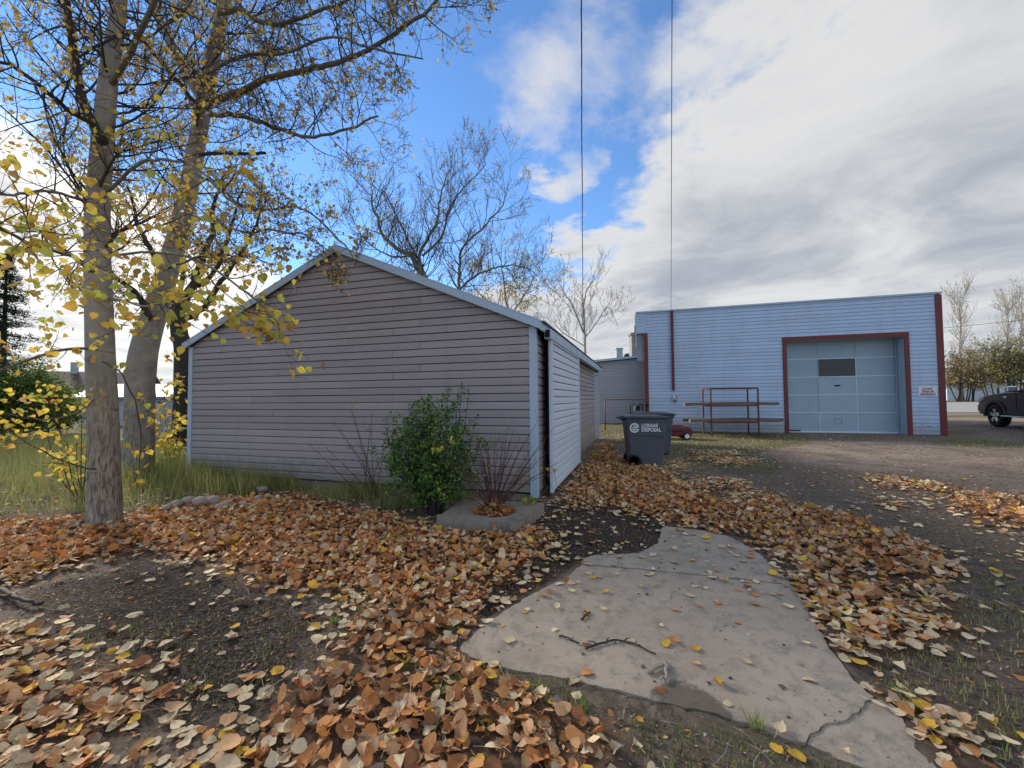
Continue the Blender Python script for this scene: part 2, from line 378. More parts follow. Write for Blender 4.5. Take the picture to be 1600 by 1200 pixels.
def tri_mesh(name, V, Fa, mats, mi=None, rn=None, parent=None, luv=None):
    me = bpy.data.meshes.new(name); nf = len(Fa)
    me.vertices.add(len(V)); me.vertices.foreach_set('co', V.astype(np.float32).ravel())
    me.loops.add(nf*3); me.loops.foreach_set('vertex_index', Fa.astype(np.int32).ravel())
    me.polygons.add(nf); me.polygons.foreach_set('loop_start', np.arange(0, nf*3, 3, dtype=np.int32))
    me.polygons.foreach_set('loop_total', np.full(nf, 3, np.int32))
    for m in mats: me.materials.append(m)
    if mi is not None: me.polygons.foreach_set('material_index', mi.astype(np.int32))
    if rn is not None:
        a = me.attributes.new('rnd', 'FLOAT', 'FACE'); a.data.foreach_set('value', rn.astype(np.float32))
    if luv is not None:
        a = me.attributes.new('luv', 'FLOAT2', 'POINT'); a.data.foreach_set('vector', luv.astype(np.float32).ravel())
    me.update(calc_edges=True)
    return link(name, me, parent)
def blades(name, base, h, lean, w, mats, mi, parent=None):
    n = len(base); yaw = rng.random(n)*6.283; ld = rng.random(n)*6.283
    dx, dy = np.cos(yaw)*w/2, np.sin(yaw)*w/2; lx, ly = np.cos(ld)*lean, np.sin(ld)*lean
    v = np.zeros((n, 5, 3))
    for i, (t, s) in enumerate([(0, -1), (0, 1), (.55, -.8), (.55, .8), (1, 0)]):
        v[:, i, 0] = base[:, 0]+dx*s+lx*t*t; v[:, i, 1] = base[:, 1]+dy*s+ly*t*t; v[:, i, 2] = base[:, 2]+h*t*(1-.15*t*np.minimum(lean/np.maximum(h, .01), 2))
    T = np.array([(0, 1, 3), (0, 3, 2), (2, 3, 4)]); Fa = (T[None]+(np.arange(n)*5)[:, None, None]).reshape(-1, 3)
    return tri_mesh(name, v.reshape(-1, 3), Fa, mats, np.repeat(mi, 3), np.repeat(rng.random(n), 3), parent)
def text_mesh(s, size, extr, m, align='CENTER'):
    cu = bpy.data.curves.new('t', 'FONT'); cu.body = s; cu.size = size; cu.extrude = extr; cu.align_x = align; cu.offset = size*.03
    o = bpy.data.objects.new('t', cu); COL.objects.link(o); dg = bpy.context.evaluated_depsgraph_get()
    me = bpy.data.meshes.new_from_object(o.evaluated_get(dg)); COL.objects.unlink(o); bpy.data.objects.remove(o)
    me.materials.clear(); me.materials.append(m); return me
# ================================================================= GROUND
ZP = {  # litter zones drawn on the photograph, used on the ground itself: (polygon, density per m2)
 'band': ([(-420, 835), (60, 815), (200, 812), (300, 780), (420, 775), (520, 790), (640, 815), (700, 835), (800, 845), (845, 830), (860, 850), (850, 885), (770, 930), (690, 925), (560, 945), (470, 925), (380, 915), (330, 888), (230, 865), (60, 905), (-420, 935)], 560),
 'diag': ([(560, 945), (700, 905), (775, 925), (750, 975), (700, 1010), (730, 1048), (860, 1095), (975, 1120), (1010, 1160), (1010, 1230), (380, 1230), (430, 1120), (500, 1030)], 520),
 'lowleft': ([(-500, 950), (60, 985), (150, 1040), (235, 1035), (250, 1090), (180, 1150), (140, 1230), (-500, 1230)], 330),
 'lowleft2': ([(140, 1150), (260, 1130), (400, 1140), (430, 1230), (120, 1230)], 200),
 'right': ([(870, 765), (960, 745), (1050, 745), (1120, 790), (1200, 780), (1330, 805), (1450, 860), (1500, 890), (1440, 905), (1330, 895), (1250, 905), (1235, 905), (1190, 865), (1140, 835), (1050, 815), (990, 800), (900, 800)], 520),
 'right2': ([(1225, 905), (1330, 900), (1420, 915), (1480, 945), (1540, 985), (1480, 1010), (1400, 1040), (1350, 1055), (1300, 1010), (1265, 960)], 330),
 'right3': ([(1360, 1080), (1440, 1085), (1510, 1110), (1545, 1180), (1500, 1230), (1460, 1190), (1400, 1110)], 380),
 'strip': ([(872, 768), (945, 690), (985, 725), (1060, 735), (1060, 760), (960, 765)], 420),
 'p1': ([(1060, 758), (1120, 752), (1190, 760), (1180, 775), (1080, 775)], 320),
 'p2': ([(1330, 742), (1400, 745), (1490, 765), (1520, 775), (1430, 775), (1370, 762)], 300),
 'p3': ([(1480, 782), (1560, 778), (1640, 785), (1640, 835), (1560, 830), (1500, 820)], 420),
 'p4': ([(1375, 775), (1430, 778), (1440, 795), (1380, 793)], 320),
 'p5': ([(1080, 705), (1150, 708), (1195, 718), (1160, 726), (1090, 718)], 260),
 'p6': ([(965, 660), (1010, 670), (1050, 690), (1040, 705), (960, 690)], 90),
 'p7': ([(1010, 735), (1060, 720), (1075, 735), (1040, 750)], 200),
}
PAD = [(1035, 822), (1060, 824), (1100, 829), (1140, 838), (1172, 856), (1190, 868), (1212, 890), (1236, 910), (1255, 938), (1275, 975), (1300, 1018), (1328, 1055), (1352, 1080), (1392, 1098), (1420, 1140), (1452, 1186), (1478, 1215), (1400, 1218), (1330, 1192), (1260, 1163), (1180, 1136), (1110, 1112), (1010, 1090), (900, 1062), (800, 1046), (735, 1026), (719, 1012), (745, 985), (790, 953), (832, 928), (882, 903), (908, 878), (925, 868), (1000, 864), (1028, 848)]
PADW = [G(x, y, .02) for x, y in PAD]
def to_px(x, y, z=0.0): return proj(np.asarray(x, float), np.asarray(y, float), np.full(np.shape(x), z))
def zones(x, y, warp=14):
    px, py = to_px(x, y); front = np.asarray(y) > .4
    s = np.clip((py-618)/200, .12, 1.3)
    wx = (fbm(x, y, 1.6, 3)-.5)*warp*5*s; wy = (fbm(x, y, 1.6, 9)-.5)*warp*2.2*s
    d = np.zeros(np.shape(x))
    for poly, v in ZP.values():
        d = np.maximum(d, np.where(inpoly(px+wx, py+wy, poly) & front, v, 0))
    return d
def in_pad(x, y):
    px, py = to_px(x, y, .02); return inpoly(px, py, PAD)
def gbase(x, y):
    x = np.asarray(x, float); y = np.asarray(y, float)
    z = .62*sstep(28, 52, y)+.22*sstep(16.5, 18.2, x)*sstep(4, 12, y)*sstep(32, 20, y)
    return z
def gfine(x, y):
    r = np.hypot(x, y); k = sstep(26, 12, r)
    return k*((fbm(x, y, .55, 5)-.5)*.05+(fbm(x, y, 4.0, 11, 4)-.5)*.028)
def gz(x, y):
    return gbase(x, y)+gfine(x, y)
def gzf(x, y): return float(gz(np.array([x]), np.array([y]))[0])
def axis(lo, hi, step, far, grow=1.13):
    a = list(np.arange(lo, hi+step/2, step)); s = step; v = a[-1]
    while v < far: s *= grow; v += s; a.append(v)
    s = step; v = a[0]; pre = []
    while v > -far: s *= grow; v -= s; pre.append(v)
    return np.array(pre[::-1]+a)
gx = axis(-8, 9, .05, 700); gy = axis(.8, 12, .05, 900)
X, Y = np.meshgrid(gx, gy); zl = zones(X, Y)
pd = in_pad(X, Y)
Z = gz(X, Y)+np.where(zl > 0, .018, 0)
pb_ = pd.astype(float)
for _ in range(4): pb_ = (pb_+np.roll(pb_, 1, 0)+np.roll(pb_, -1, 0)+np.roll(pb_, 1, 1)+np.roll(pb_, -1, 1))/5
Z = Z+(.012+(fbm(X, Y, 7, 91)-.5)*.03-Z)*np.clip(pb_*2.5, 0, 1); Z = np.where(pb_ > .62, -.006, Z)
# a small bank of soil drawn down a little just outside the slab edge
nx, ny = len(gx), len(gy)
idx = np.arange(nx*ny).reshape(ny, nx)
Q = np.stack([idx[:-1, :-1], idx[:-1, 1:], idx[1:, 1:], idx[1:, :-1]], -1).reshape(-1, 4)
gm = bpy.data.meshes.new('ground'); gm.vertices.add(nx*ny)
gm.vertices.foreach_set('co', np.stack([X, Y, Z], -1).astype(np.float32).ravel())
gm.loops.add(Q.size); gm.loops.foreach_set('vertex_index', Q.astype(np.int32).ravel())
gm.polygons.add(len(Q)); gm.polygons.foreach_set('loop_start', np.arange(0, Q.size, 4, dtype=np.int32)); gm.polygons.foreach_set('loop_total', np.full(len(Q), 4, np.int32))
gm.polygons.foreach_set('use_smooth', np.ones(len(Q), bool)); gm.update(calc_edges=True)
# soil kinds as point attributes: grass, gravel drive, wet black soil
px, py = to_px(X, Y)
wob = (fbm(X, Y, .5, 21)-.5)
grass = np.zeros_like(X)
grass = np.maximum(grass, sstep(-2.6, -4.2, X+wob*1.5)*sstep(5.2, 6.4, Y+wob))           # lawn to the left and behind
grass = np.maximum(grass, sstep(.46, .60, fbm(X, Y, .8, 31))*.42*sstep(1.3, 3.0, X)*sstep(14, 9, Y)*sstep(8, 6, X))
gl = inpoly(px+wob*60, py+wob*14, [(935, 664), (1230, 664), (1260, 690), (1190, 705), (1230, 740), (1120, 740), (1040, 700), (940, 690)]) & (Y > 5)
grass = np.where(gl, np.maximum(grass, .85), grass)
gl = inpoly(px+wob*60, py+wob*8, [(1480, 683), (1640, 690), (1640, 700), (1520, 698), (1440, 688)]) & (Y > 5)
grass = np.where(gl, .8, grass)
grass = np.where((Y > 26) & ((Y < 33) | (Y > 50)) , np.maximum(grass, .9), grass)
grass = np.where((Y > 17) & (X < 7), 1, grass); grass = np.where(Y < -1, .8, grass)
gl = inpoly(px+wob*260, py+wob*90, [(1380, 1040), (1640, 1000), (1640, 1230), (1520, 1230), (1440, 1120)]) & (Y > .5)
grass = np.where(gl, np.maximum(grass, .5), grass)
drive = inpoly(px+wob*160, py+wob*26, [(1190, 684), (1480, 684), (1640, 690), (1700, 640), (1480, 636), (1480, 650), (1700, 655), (1700, 700), (1640, 790), (1500, 750), (1330, 735), (1230, 720)]) & (Y > 5)
drive = drive.astype(float); drive = np.maximum(drive, ((X > 17) & (Y > 10) & (Y < 31)).astype(float))
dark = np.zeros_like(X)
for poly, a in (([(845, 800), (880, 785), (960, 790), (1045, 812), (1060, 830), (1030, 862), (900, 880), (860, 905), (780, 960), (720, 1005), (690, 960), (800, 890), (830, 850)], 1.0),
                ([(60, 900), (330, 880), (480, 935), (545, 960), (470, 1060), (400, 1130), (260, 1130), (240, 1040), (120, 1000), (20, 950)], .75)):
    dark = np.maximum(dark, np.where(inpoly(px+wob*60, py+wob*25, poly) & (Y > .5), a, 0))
def wide(a, r=.35):      # soften a mask over about r metres whatever the grid spacing
    from functools import reduce
    gxs, gys = gx, gy; out = np.zeros_like(a)
    for k in range(9):
        th = k*2.4; dx, dy = r*math.sqrt(k/9)*math.cos(th), r*math.sqrt(k/9)*math.sin(th)
        ii = np.clip(np.searchsorted(gxs, gxs+dx), 0, len(gxs)-1); jj = np.clip(np.searchsorted(gys, gys+dy), 0, len(gys)-1)
        out += a[np.ix_(jj, ii)]
    return out/9
def blur(a, n=2):
    for _ in range(n): a = (a+np.roll(a, 1, 0)+np.roll(a, -1, 0)+np.roll(a, 1, 1)+np.roll(a, -1, 1))/5
    return a
for nm, arr in (('grass', blur(wide(grass, .5))), ('drive', blur(wide(drive, .9), 3)), ('dark', blur(wide(dark, .16), 3)), ('litter', blur(wide((zl > 250).astype(float), .12), 2))):
    at = gm.attributes.new(nm, 'FLOAT', 'POINT'); at.data.foreach_set('value', arr.astype(np.float32).ravel())
def ground_mat():
    m, t, b, o = pbsdf('soil_and_lawn'); tc = t.new('ShaderNodeTexCoord'); v = tc.outputs['Object']
    A = {n: t.new('ShaderNodeAttribute', attribute_name=n).outputs['Fac'] for n in ('grass', 'drive', 'dark', 'litter')}
    n1 = t.noise(v, 1.2, 8, .62); n2 = t.noise(v, 14, 6, .7); n3 = t.noise(v, 90, 4, .7); n4 = t.noise(v, 45, 5, .75)
    soil = t.mix(t.ramp(n2, .38, .62), (.14, .105, .077), (.31, .24, .18))
    soil = t.mix(t.ramp(n1, .42, .62), soil, (.21, .165, .125))
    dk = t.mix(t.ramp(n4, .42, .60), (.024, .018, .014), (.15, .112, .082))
    gr = t.mix(t.ramp(n2, .3, .7), (.085, .08, .038), (.21, .17, .095))
    gr = t.mix(t.ramp(n1, .45, .65), gr, (.125, .13, .05))
    dr = t.mix(t.ramp(n2, .3, .7), (.20, .155, .118), (.40, .315, .24))
    dr = t.mix(t.ramp(n1, .45, .6), dr, (.22, .17, .13))
    lt = t.mix(t.ramp(n2, .3, .7), (.10, .058, .035), (.24, .13, .068))
    def soft(a, lo=.25, hi=.75): return t.ramp(t.math('ADD', a, t.math('MULTIPLY', t.math('SUBTRACT', n2, .5), 1.3)), lo, hi)
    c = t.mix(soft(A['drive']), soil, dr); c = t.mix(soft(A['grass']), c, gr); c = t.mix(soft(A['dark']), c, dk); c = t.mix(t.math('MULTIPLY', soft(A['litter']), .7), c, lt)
    peb = t.ramp(n3, .60, .68); peb = t.math('MULTIPLY', peb, t.math('MULTIPLY_ADD', A['drive'], .35, .18))
    c = t.mix(peb, c, (.42, .38, .33)); pit = t.ramp(n4, .38, .30)
    c = t.mix(t.math('MULTIPLY', pit, .6), c, (.03, .024, .018))
    t.link(c, b.inputs['Base Color']); b.inputs['Roughness'].default_value = .95; b.inputs['Specular IOR Level'].default_value = .15
    bp = t.new('ShaderNodeBump'); bp.inputs['Distance'].default_value = .035; bp.inputs['Strength'].default_value = 1.0
    t.link(t.math('ADD', t.math('MULTIPLY', n4, .7), t.math('MULTIPLY', n3, .3)), bp.inputs['Height']); t.link(bp.outputs[0], b.inputs['Normal'])
    return m
gm.materials.append(ground_mat()); ground = link('ground', gm); tag(ground, kind='structure')

# road beyond the gravel yard
r = MB(); xs = [-30+i*4 for i in range(90)]; ys = [33.5, 36, 38.5, 41, 43.5, 46, 48.5, 50.5]
vs = [(x, y, float(gbase(x, y))+.03) for y in ys for x in xs]; nxr = len(xs)
r.add(vs, [(j*nxr+i, j*nxr+i+1, (j+1)*nxr+i+1, (j+1)*nxr+i) for j in range(len(ys)-1) for i in range(nxr-1)])
M['asphalt'] = mat('road_asphalt', (.33, .31, .285), .9, .12, 1.5, .002, 60, dirt=((.22, .20, .18), .55, .5), dscale=.4)
tag(r.build('road', M['asphalt'], smooth=True), kind='structure')

# concrete pad: three sections cut by a joint and a crack
def pad_mat():
    m, t, b, o = pbsdf('pad_concrete'); tc = t.new('ShaderNodeTexCoord'); v = tc.outputs['Object']
    n1 = t.noise(v, 1.6, 8, .6); n2 = t.noise(v, 9, 8, .7, .3); n3 = t.noise(v, 160, 4, .7); n4 = t.noise(v, 38, 5, .65)
    c = t.mix(t.ramp(n1, .35, .68), (.47, .385, .295), (.38, .31, .235)); c = t.mix(t.math('MULTIPLY', t.ramp(n2, .46, .66), .7), c, (.24, .215, .17))
    c = t.mix(t.math('MULTIPLY', t.ramp(n4, .60, .70), .6), c, (.09, .075, .06)); c = t.mix(t.math('MULTIPLY', t.ramp(n3, .58, .66), .4), c, (.50, .46, .40))
    # the damp stain at the low corner, the darker rim where soil washes on
    s = G(1078, 1108, .02)
    sp = t.new('ShaderNodeSeparateXYZ'); t.link(v, sp.inputs[0])
    dx = t.math('DIVIDE', t.math('SUBTRACT', sp.outputs[0], s.x), .17); dy = t.math('DIVIDE', t.math('SUBTRACT', sp.outputs[1], s.y), .17)
    d = t.math('SQRT', t.math('ADD', t.math('MULTIPLY', dx, dx), t.math('MULTIPLY', dy, dy)))
    st = t.ramp(t.math('ADD', d, t.math('MULTIPLY', t.math('SUBTRACT', t.noise(v, 6, 5, .6), .5), 1.6)), 1.12, .92)
    c = t.mix(t.math('MULTIPLY', st, .72), c, (.085, .065, .05))
    at = t.new('ShaderNodeAttribute', attribute_name='edge').outputs['Fac']
    e = t.ramp(t.math('ADD', at, t.math('MULTIPLY', t.math('SUBTRACT', n2, .5), .9)), .35, .95)
    c = t.mix(t.math('MULTIPLY', e, .6), c, (.10, .085, .068))
    t.link(c, b.inputs['Base Color']); b.inputs['Roughness'].default_value = .85; b.inputs['Specular IOR Level'].default_value = .25
    bp = t.new('ShaderNodeBump'); bp.inputs['Distance'].default_value = .006; t.link(t.math('ADD', n3, n4), bp.inputs['Height']); t.link(bp.outputs[0], b.inputs['Normal'])
    return m
M['pad'] = pad_mat()
import bmesh
from mathutils.geometry import tessellate_polygon
def subdiv_edge(poly, seed, amp=.010, step=.035):
    out = []; rr = random.Random(seed)
    for i, p in enumerate(poly):
        q = poly[(i+1) % len(poly)]; n = max(1, int((q-p).length/step))
        for k in range(n):
            w = p.lerp(q, k/n); out.append(w+Vector((rr.uniform(-amp, amp), rr.uniform(-amp, amp), 0)) if k else w)
    return out
def slab(name, pxs, parent, seed, z=.02, th=.1, m=None):
    poly = subdiv_edge([G(x, y, z) for x, y in pxs], seed)
    bm = bmesh.new(); vs = [bm.verts.new(p) for p in poly]; f = bm.faces.new(vs)
    if f.normal.z < 0: f.normal_flip()
    ex = bmesh.ops.extrude_face_region(bm, geom=[f]); dn = [e for e in ex['geom'] if isinstance(e, bmesh.types.BMVert)]
    bmesh.ops.translate(bm, verts=dn, vec=(0, 0, -th)); bmesh.ops.recalc_face_normals(bm, faces=bm.faces)
    top = [f for f in bm.faces if f.calc_center_median().z > z-.001]
    bmesh.ops.triangulate(bm, faces=top)
    me = bpy.data.meshes.new(name); bm.to_mesh(me); bm.free(); me.materials.append(m or M['pad']); return link(name, me, parent)
pad = empty('concrete_pad'); tag(pad, kind='structure')
jl = [(908, 881), (1000, 888), (1090, 897), (1170, 905), (1238, 913)]
jl2 = [(x, y+2.2) for x, y in jl]
up = [(1035, 822), (1060, 824), (1100, 829), (1140, 838), (1172, 856), (1190, 868), (1212, 890), (1236, 910)]
slab('pad_section', up+jl[::-1][0:]+[(915, 872), (925, 868), (1000, 864), (1028, 848)], pad, 1)
crack = [(1260, 1161), (1266, 1147), (1280, 1142), (1293, 1130), (1308, 1129), (1322, 1126), (1332, 1116), (1345, 1108), (1352, 1096), (1366, 1090)]
slab('pad_section', jl2+[(1255, 938), (1275, 975), (1300, 1018), (1328, 1055), (1352, 1080), (1362, 1086)]+[(x-1.2, y-1.2) for x, y in crack[::-1]]+[(1180, 1136), (1110, 1112), (1010, 1090), (900, 1062), (800, 1046), (735, 1026), (719, 1012), (745, 985), (790, 953), (832, 928), (882, 903)], pad, 2)
slab('pad_section', [(x+1.2, y+1.5) for x, y in crack]+[(1392, 1098), (1420, 1140), (1452, 1186), (1478, 1215), (1400, 1218), (1330, 1192)], pad, 3, .012)

# ================================================================= SHED
M['recess'] = mat('siding_gap_shade', (.15, .19, .25), .8, .05, 3)  # dark workshop core colour that paints in the shade beneath each siding lap
TH = math.radians(17.2)
BU = Vector((math.cos(TH), -math.sin(TH), 0)); BV = Vector((math.sin(TH), math.cos(TH), 0)); BZ = Vector((0, 0, 1))
C0 = G(838.5, 784)          # right front corner on the ground
# width from the left corner's direction
def hit_u(px, py, org):     # u on the front plane where the vertical plane through the pixel meets it
    d = P(px, py, 1.0); d.z = 0
    # org + u*BU = s*d
    a = Matrix(((BU.x, -d.x), (BU.y, -d.y))); s = a.inverted() @ Vector((-org.x, -org.y)); return s.x
def hit_z(px, py, org, u, v=0):
    w = org+BU*u+BV*v; d = P(px, py, 1.0)-Vector((0, 0, CH)); return CH+d.z*(w.x*d.x+w.y*d.y)/(d.x**2+d.y**2)
UL = hit_u(297, 640, C0)
ZE = hit_z(838.5, 508, C0, 0); ZEL = hit_z(300, 541, C0, UL)
UA = UL/2; ZA = hit_z(531, 393, C0, UA)
print('shed', C0[:], UL, ZE, ZEL, ZA)
ZE = (ZE+ZEL)/2
shed = empty('storage_shed', C0, -TH)     # local: x=u, y=v, z
tag(shed, 'mauve grey vinyl sided shed with gable end and pale sliding side door', 'shed')
SL = 9.6
base = MB(); base.box((UL/2, SL/2, .06), (-UL-.04, SL-.04, .20)); base.build('footing', M['pconc'], shed)
core = MB(); e = .012
core.prism([(UL+e, e, .10), (-e, e, .10), (-e, e, ZE-.03), (UA, e, ZA-.03), (UL+e, e, ZE-.03)], (0, SL-2*e, 0)); core.build('wall', M['dark'], shed)  # core coloured near black so gaps between courses read as shadow lines
CO = .1215                     # exposure of one course
def course_mesh(name, x0b, x1b, x0t, x1t, h, m, gap=.011):
    """one lap course lying in the plane y=0, facing -y"""
    g_ = min(gap, h*.3)
    prof = [(0.0, .006), (0.0, -.017), (h*.10, -.0175), (h*.66, -.0145), (h*.78, -.0065), (h-g_, -.004), (h-g_, .006)]
    me = MB(); vs = []
    for z, y in prof:
        t = z/h if h else 0; vs.append((x0b+(x0t-x0b)*t, y, z)); vs.append((x1b+(x1t-x1b)*t, y, z))
    fs = [(2*i, 2*i+1, 2*i+3, 2*i+2) for i in range(len(prof)-1)]
    me.add(vs, fs); return me
def put_course(name, mb, m, parent, loc, rz=0.0):
    o = mb.build(name, m, parent); o.location = loc; o.rotation_euler = (0, 0, rz); return o
zb = .13; n = 0
rr = random.Random(3)
while zb < ZA-.05:
    def lim(z):
        if z <= ZE: return UL+.06, -.06
        t = (z-ZE)/(ZA-ZE); return UL+.02+(UA-UL)*t, -.02+(UA)*t
    h = min(CO, ZA-zb-.01); a0, b0 = lim(zb); a1, b1 = lim(zb+h)
    if a1 > b1: a1 = b1 = (a1+b1)/2
    seams = [s for s in ([-4.9, -1.9] if n % 3 == 0 else [-3.3] if n % 3 == 1 else [-5.4, -2.4]) if a1+.3 < s+.1*(n % 2) < b1-.3]
    es = [a0]+seams+[b0]; et = [a1]+seams+[b1]; sg_ = lambda j: .0018 if 0 < j < len(es)-1 else 0
    for k in range(len(es)-1):
        o = put_course('siding_panel', course_mesh('p', es[k]+sg_(k), es[k+1]-sg_(k+1), et[k]+sg_(k), et[k+1]-sg_(k+1), h, None), M['mauve'], shed, (0, -(.003 if k % 2 else 0)+rr.uniform(-.001, .001), zb+rr.uniform(-.0012, .0012)), rr.uniform(-.0006, .0006))
    zb += CO; n += 1
# right side wall courses: facing +x. local rotate by +90deg => panel -y faces +x
def side_courses(v0, v1, z0, z1, m, x=0.0, co=CO, parent=shed):
    z = z0; k = 0
    while z < z1-.02:
        h = min(co, z1-z); o = put_course('siding_panel', course_mesh('p', v0, v1, v0, v1, h, None), m, parent, (x, 0, z), math.pi/2); z += co; k += 1
side_courses(.085, .62, .13, ZE-.12, M['mauve'])
side_courses(3.15, 5.9, .13, ZE-.12, M['mauve']); side_courses(5.905, SL-1.45, .13, ZE-.12, M['mauve']); side_courses(SL-.45, SL, .13, ZE-.12, M['mauve'])
# dark sliver of the open doorway, then the hung door standing proud
d = MB(); d.box((-.004, 1.9, 1.2), (.02, 2.5, 2.15)); d.build('doorway', M['dark'], shed)
def V_on(px, py, off):      # v on the side plane at distance off from the wall
    o = C0+BU*off; dd = P(px, py, 1.0); dd.z = 0
    a = Matrix(((BV.x, -dd.x), (BV.y, -dd.y))); s = a.inverted() @ Vector((-o.x, -o.y)); return s.x
OFF = .16
v0 = V_on(861, 700, OFF); v1 = V_on(905.5, 700, OFF); vfar = V_on(940, 640, 0)
print('door v', v0, v1, 'far', vfar)
DZ = ZE-.17
sdoor = MB(); sdoor.box((OFF-.03, (v0+v1)/2, (DZ+.07)/2+.03), (.035, v1-v0-.02, DZ-.09)).build('sliding_door', M['dark'], shed)
sdo = [o for o in COL.objects if o.name.startswith('sliding_door')][0]
z = .075
while z < DZ-.03:
    h = min(CO, DZ-.02-z); put_course('door_board', course_mesh('p', v0+.10, v1-.03, v0+.10, v1-.03, h, None), M['slide'], sdo, (OFF-.012, 0, z), math.pi/2); z += CO
MB().box((OFF+.002, v0+.05, (DZ+.07)/2), (.05, .105, DZ-.07)).build('door_edge', M['slide'], sdo, bevel=.004)
MB().box((OFF+.002, v1-.015, (DZ+.07)/2), (.045, .03, DZ-.07)).build('door_edge', M['slide'], sdo, bevel=.004)
MB().box((OFF+.002, (v0+v1)/2, DZ-.025), (.045, v1-v0-.14, .05)).build('door_edge', M['slide'], sdo, bevel=.004)
MB().box((.155, 4.0, ZE-.115), (.10, 7.7, .15)).build('door_track_cover', M['trim'], shed, bevel=.006)
MB().box((.155, .142, ZE-.115), (.07, .03, .11)).build('track_cover_end', M['dark'], shed)
for v in (.5, 1.3, 2.1, 2.9, 3.7, 4.5):
    MB().box((.21, v, ZE-.115), (.01, .03, .11)).build('track_bracket', M['trim'], shed)
# corner trims
def ltrim(x, y, sx, z0, z1, w=.075):
    m = MB(); m.box((x-sx*w/2, y-.012, (z0+z1)/2), (w, .028, z1-z0)); m.box((x+sx*.012, y+w/2-.026, (z0+z1)/2), (.028, w, z1-z0)); m.build('corner_trim', M['trim'], shed, bevel=.003)
ltrim(0, 0-.006, 1, .06, ZE-.02, .085); ltrim(UL, -.006, -1, .10, ZE-.02)
MB().box((.012, SL-.04, ZE/2), (.03, .08, ZE-.1)).build('corner_trim', M['trim'], shed)
for v in (SL-1.42, SL-.5): MB().box((.014, v, (ZE-.25)/2+.05), (.03, .07, ZE-.35)).build('doorway_trim', M['trim'], shed)
MB().box((.014, SL-.96, ZE-.25), (.03, .85, .07)).build('doorway_trim', M['trim'], shed)
MB().box((0, SL-.96, (ZE-.3)/2+.05), (.02, .85, ZE-.42)).build('side_door', M['box'], shed)
# roof: two slopes, rake boards, eave edge
OH = .14; sl = (ZA-ZE)/(-UA)
def rz_(x): return ZE+(ZA-ZE)*(1-abs(x-UA)/(-UA))
xr, xl = .115, UL-.12
for sgn, xe in ((1, xr), (-1, xl)):
    m = MB(); m.prism([(UA, -.09, ZA+.03), (xe, -.09, rz_(xe)+.03), (xe, -.09, rz_(xe)+.075), (UA, -.09, ZA+.075)], (0, SL+.2, 0)); m.build('roof', M['roof'], shed)
    # shingle courses
    L = abs(xe-UA); k = 18
    for i in range(k):
        t0 = i/k; t1 = min(1.0, (i+1.15)/k); xa = xe+(UA-xe)*t0; xb = xe+(UA-xe)*t1
        m = MB(); m.add([(xa, -.1, rz_(xa)+.092), (xb, -.1, rz_(xb)+.080), (xb, SL+.12, rz_(xb)+.080), (xa, SL+.12, rz_(xa)+.092), (xa, -.1, rz_(xa)+.076), (xa, SL+.12, rz_(xa)+.076)], [(0, 1, 2, 3), (0, 3, 5, 4)])
        m.build('shingle_course', M['roof'], shed)
    # rake board with a lapped joint
    th = .105 if sgn > 0 else .095
    cuts = [0, .32, 1.0] if sgn > 0 else [0, 1.0]
    for i in range(len(cuts)-1):
        xa = UA+(xe-UA)*cuts[i]; xb = UA+(xe-UA)*cuts[i+1]; y = -.105-.004*i
        MB().prism([(xa, y, rz_(xa)-.035), (xb, y, rz_(xb)-.035), (xb, y, rz_(xb)+.078), (xa, y, rz_(xa)+.078)], (0, .02, 0)).build('rake_board', M['trim'], shed, bevel=.003)
        MB().prism([(xa, -.1, rz_(xa)+.082), (xb, -.1, rz_(xb)+.082), (xb, -.1, rz_(xb)+.10), (xa, -.1, rz_(xa)+.10)], (0, .07, 0)).build('drip_edge', M['trim'], shed)
MB().box((xr-.0, SL/2, rz_(xr)+.012), (.03, SL+.2, .12)).build('eave_board', M['trim'], shed)
MB().box((xr+.03, SL/2, rz_(xr)+.075), (.05, SL+.22, .02)).build('eave_flashing', M['roof'], shed)
MB().box(((xr)/2, SL/2, ZE-.022), (xr, SL, .015)).build('soffit', M['trim'], shed)

# ================================================================= WHITE WORKSHOP
R0 = G(1479, 681)
wl = hit_u(1010, 640, R0); HT = hit_z(1474, 457, R0, 0); HTL = hit_z(1000, 488, R0, wl)
print('white', R0[:], wl, HT, HTL)
HT = (HT+HTL)/2
wk = empty('workshop_building', R0, -TH)
tag(wk, 'white vinyl sided flat topped workshop with dark red trim and large grey overhead door', 'workshop')
WD = 9.0
dl = hit_u(1230, 640, R0); dr_ = hit_u(1417, 600, R0); dz = hit_z(1418, 524, R0, dr_)
dzl = hit_z(1230, 532, R0, dl); print('opening', dl, dr_, dz, dzl); dz = (dz+dzl)/2
RC = .62
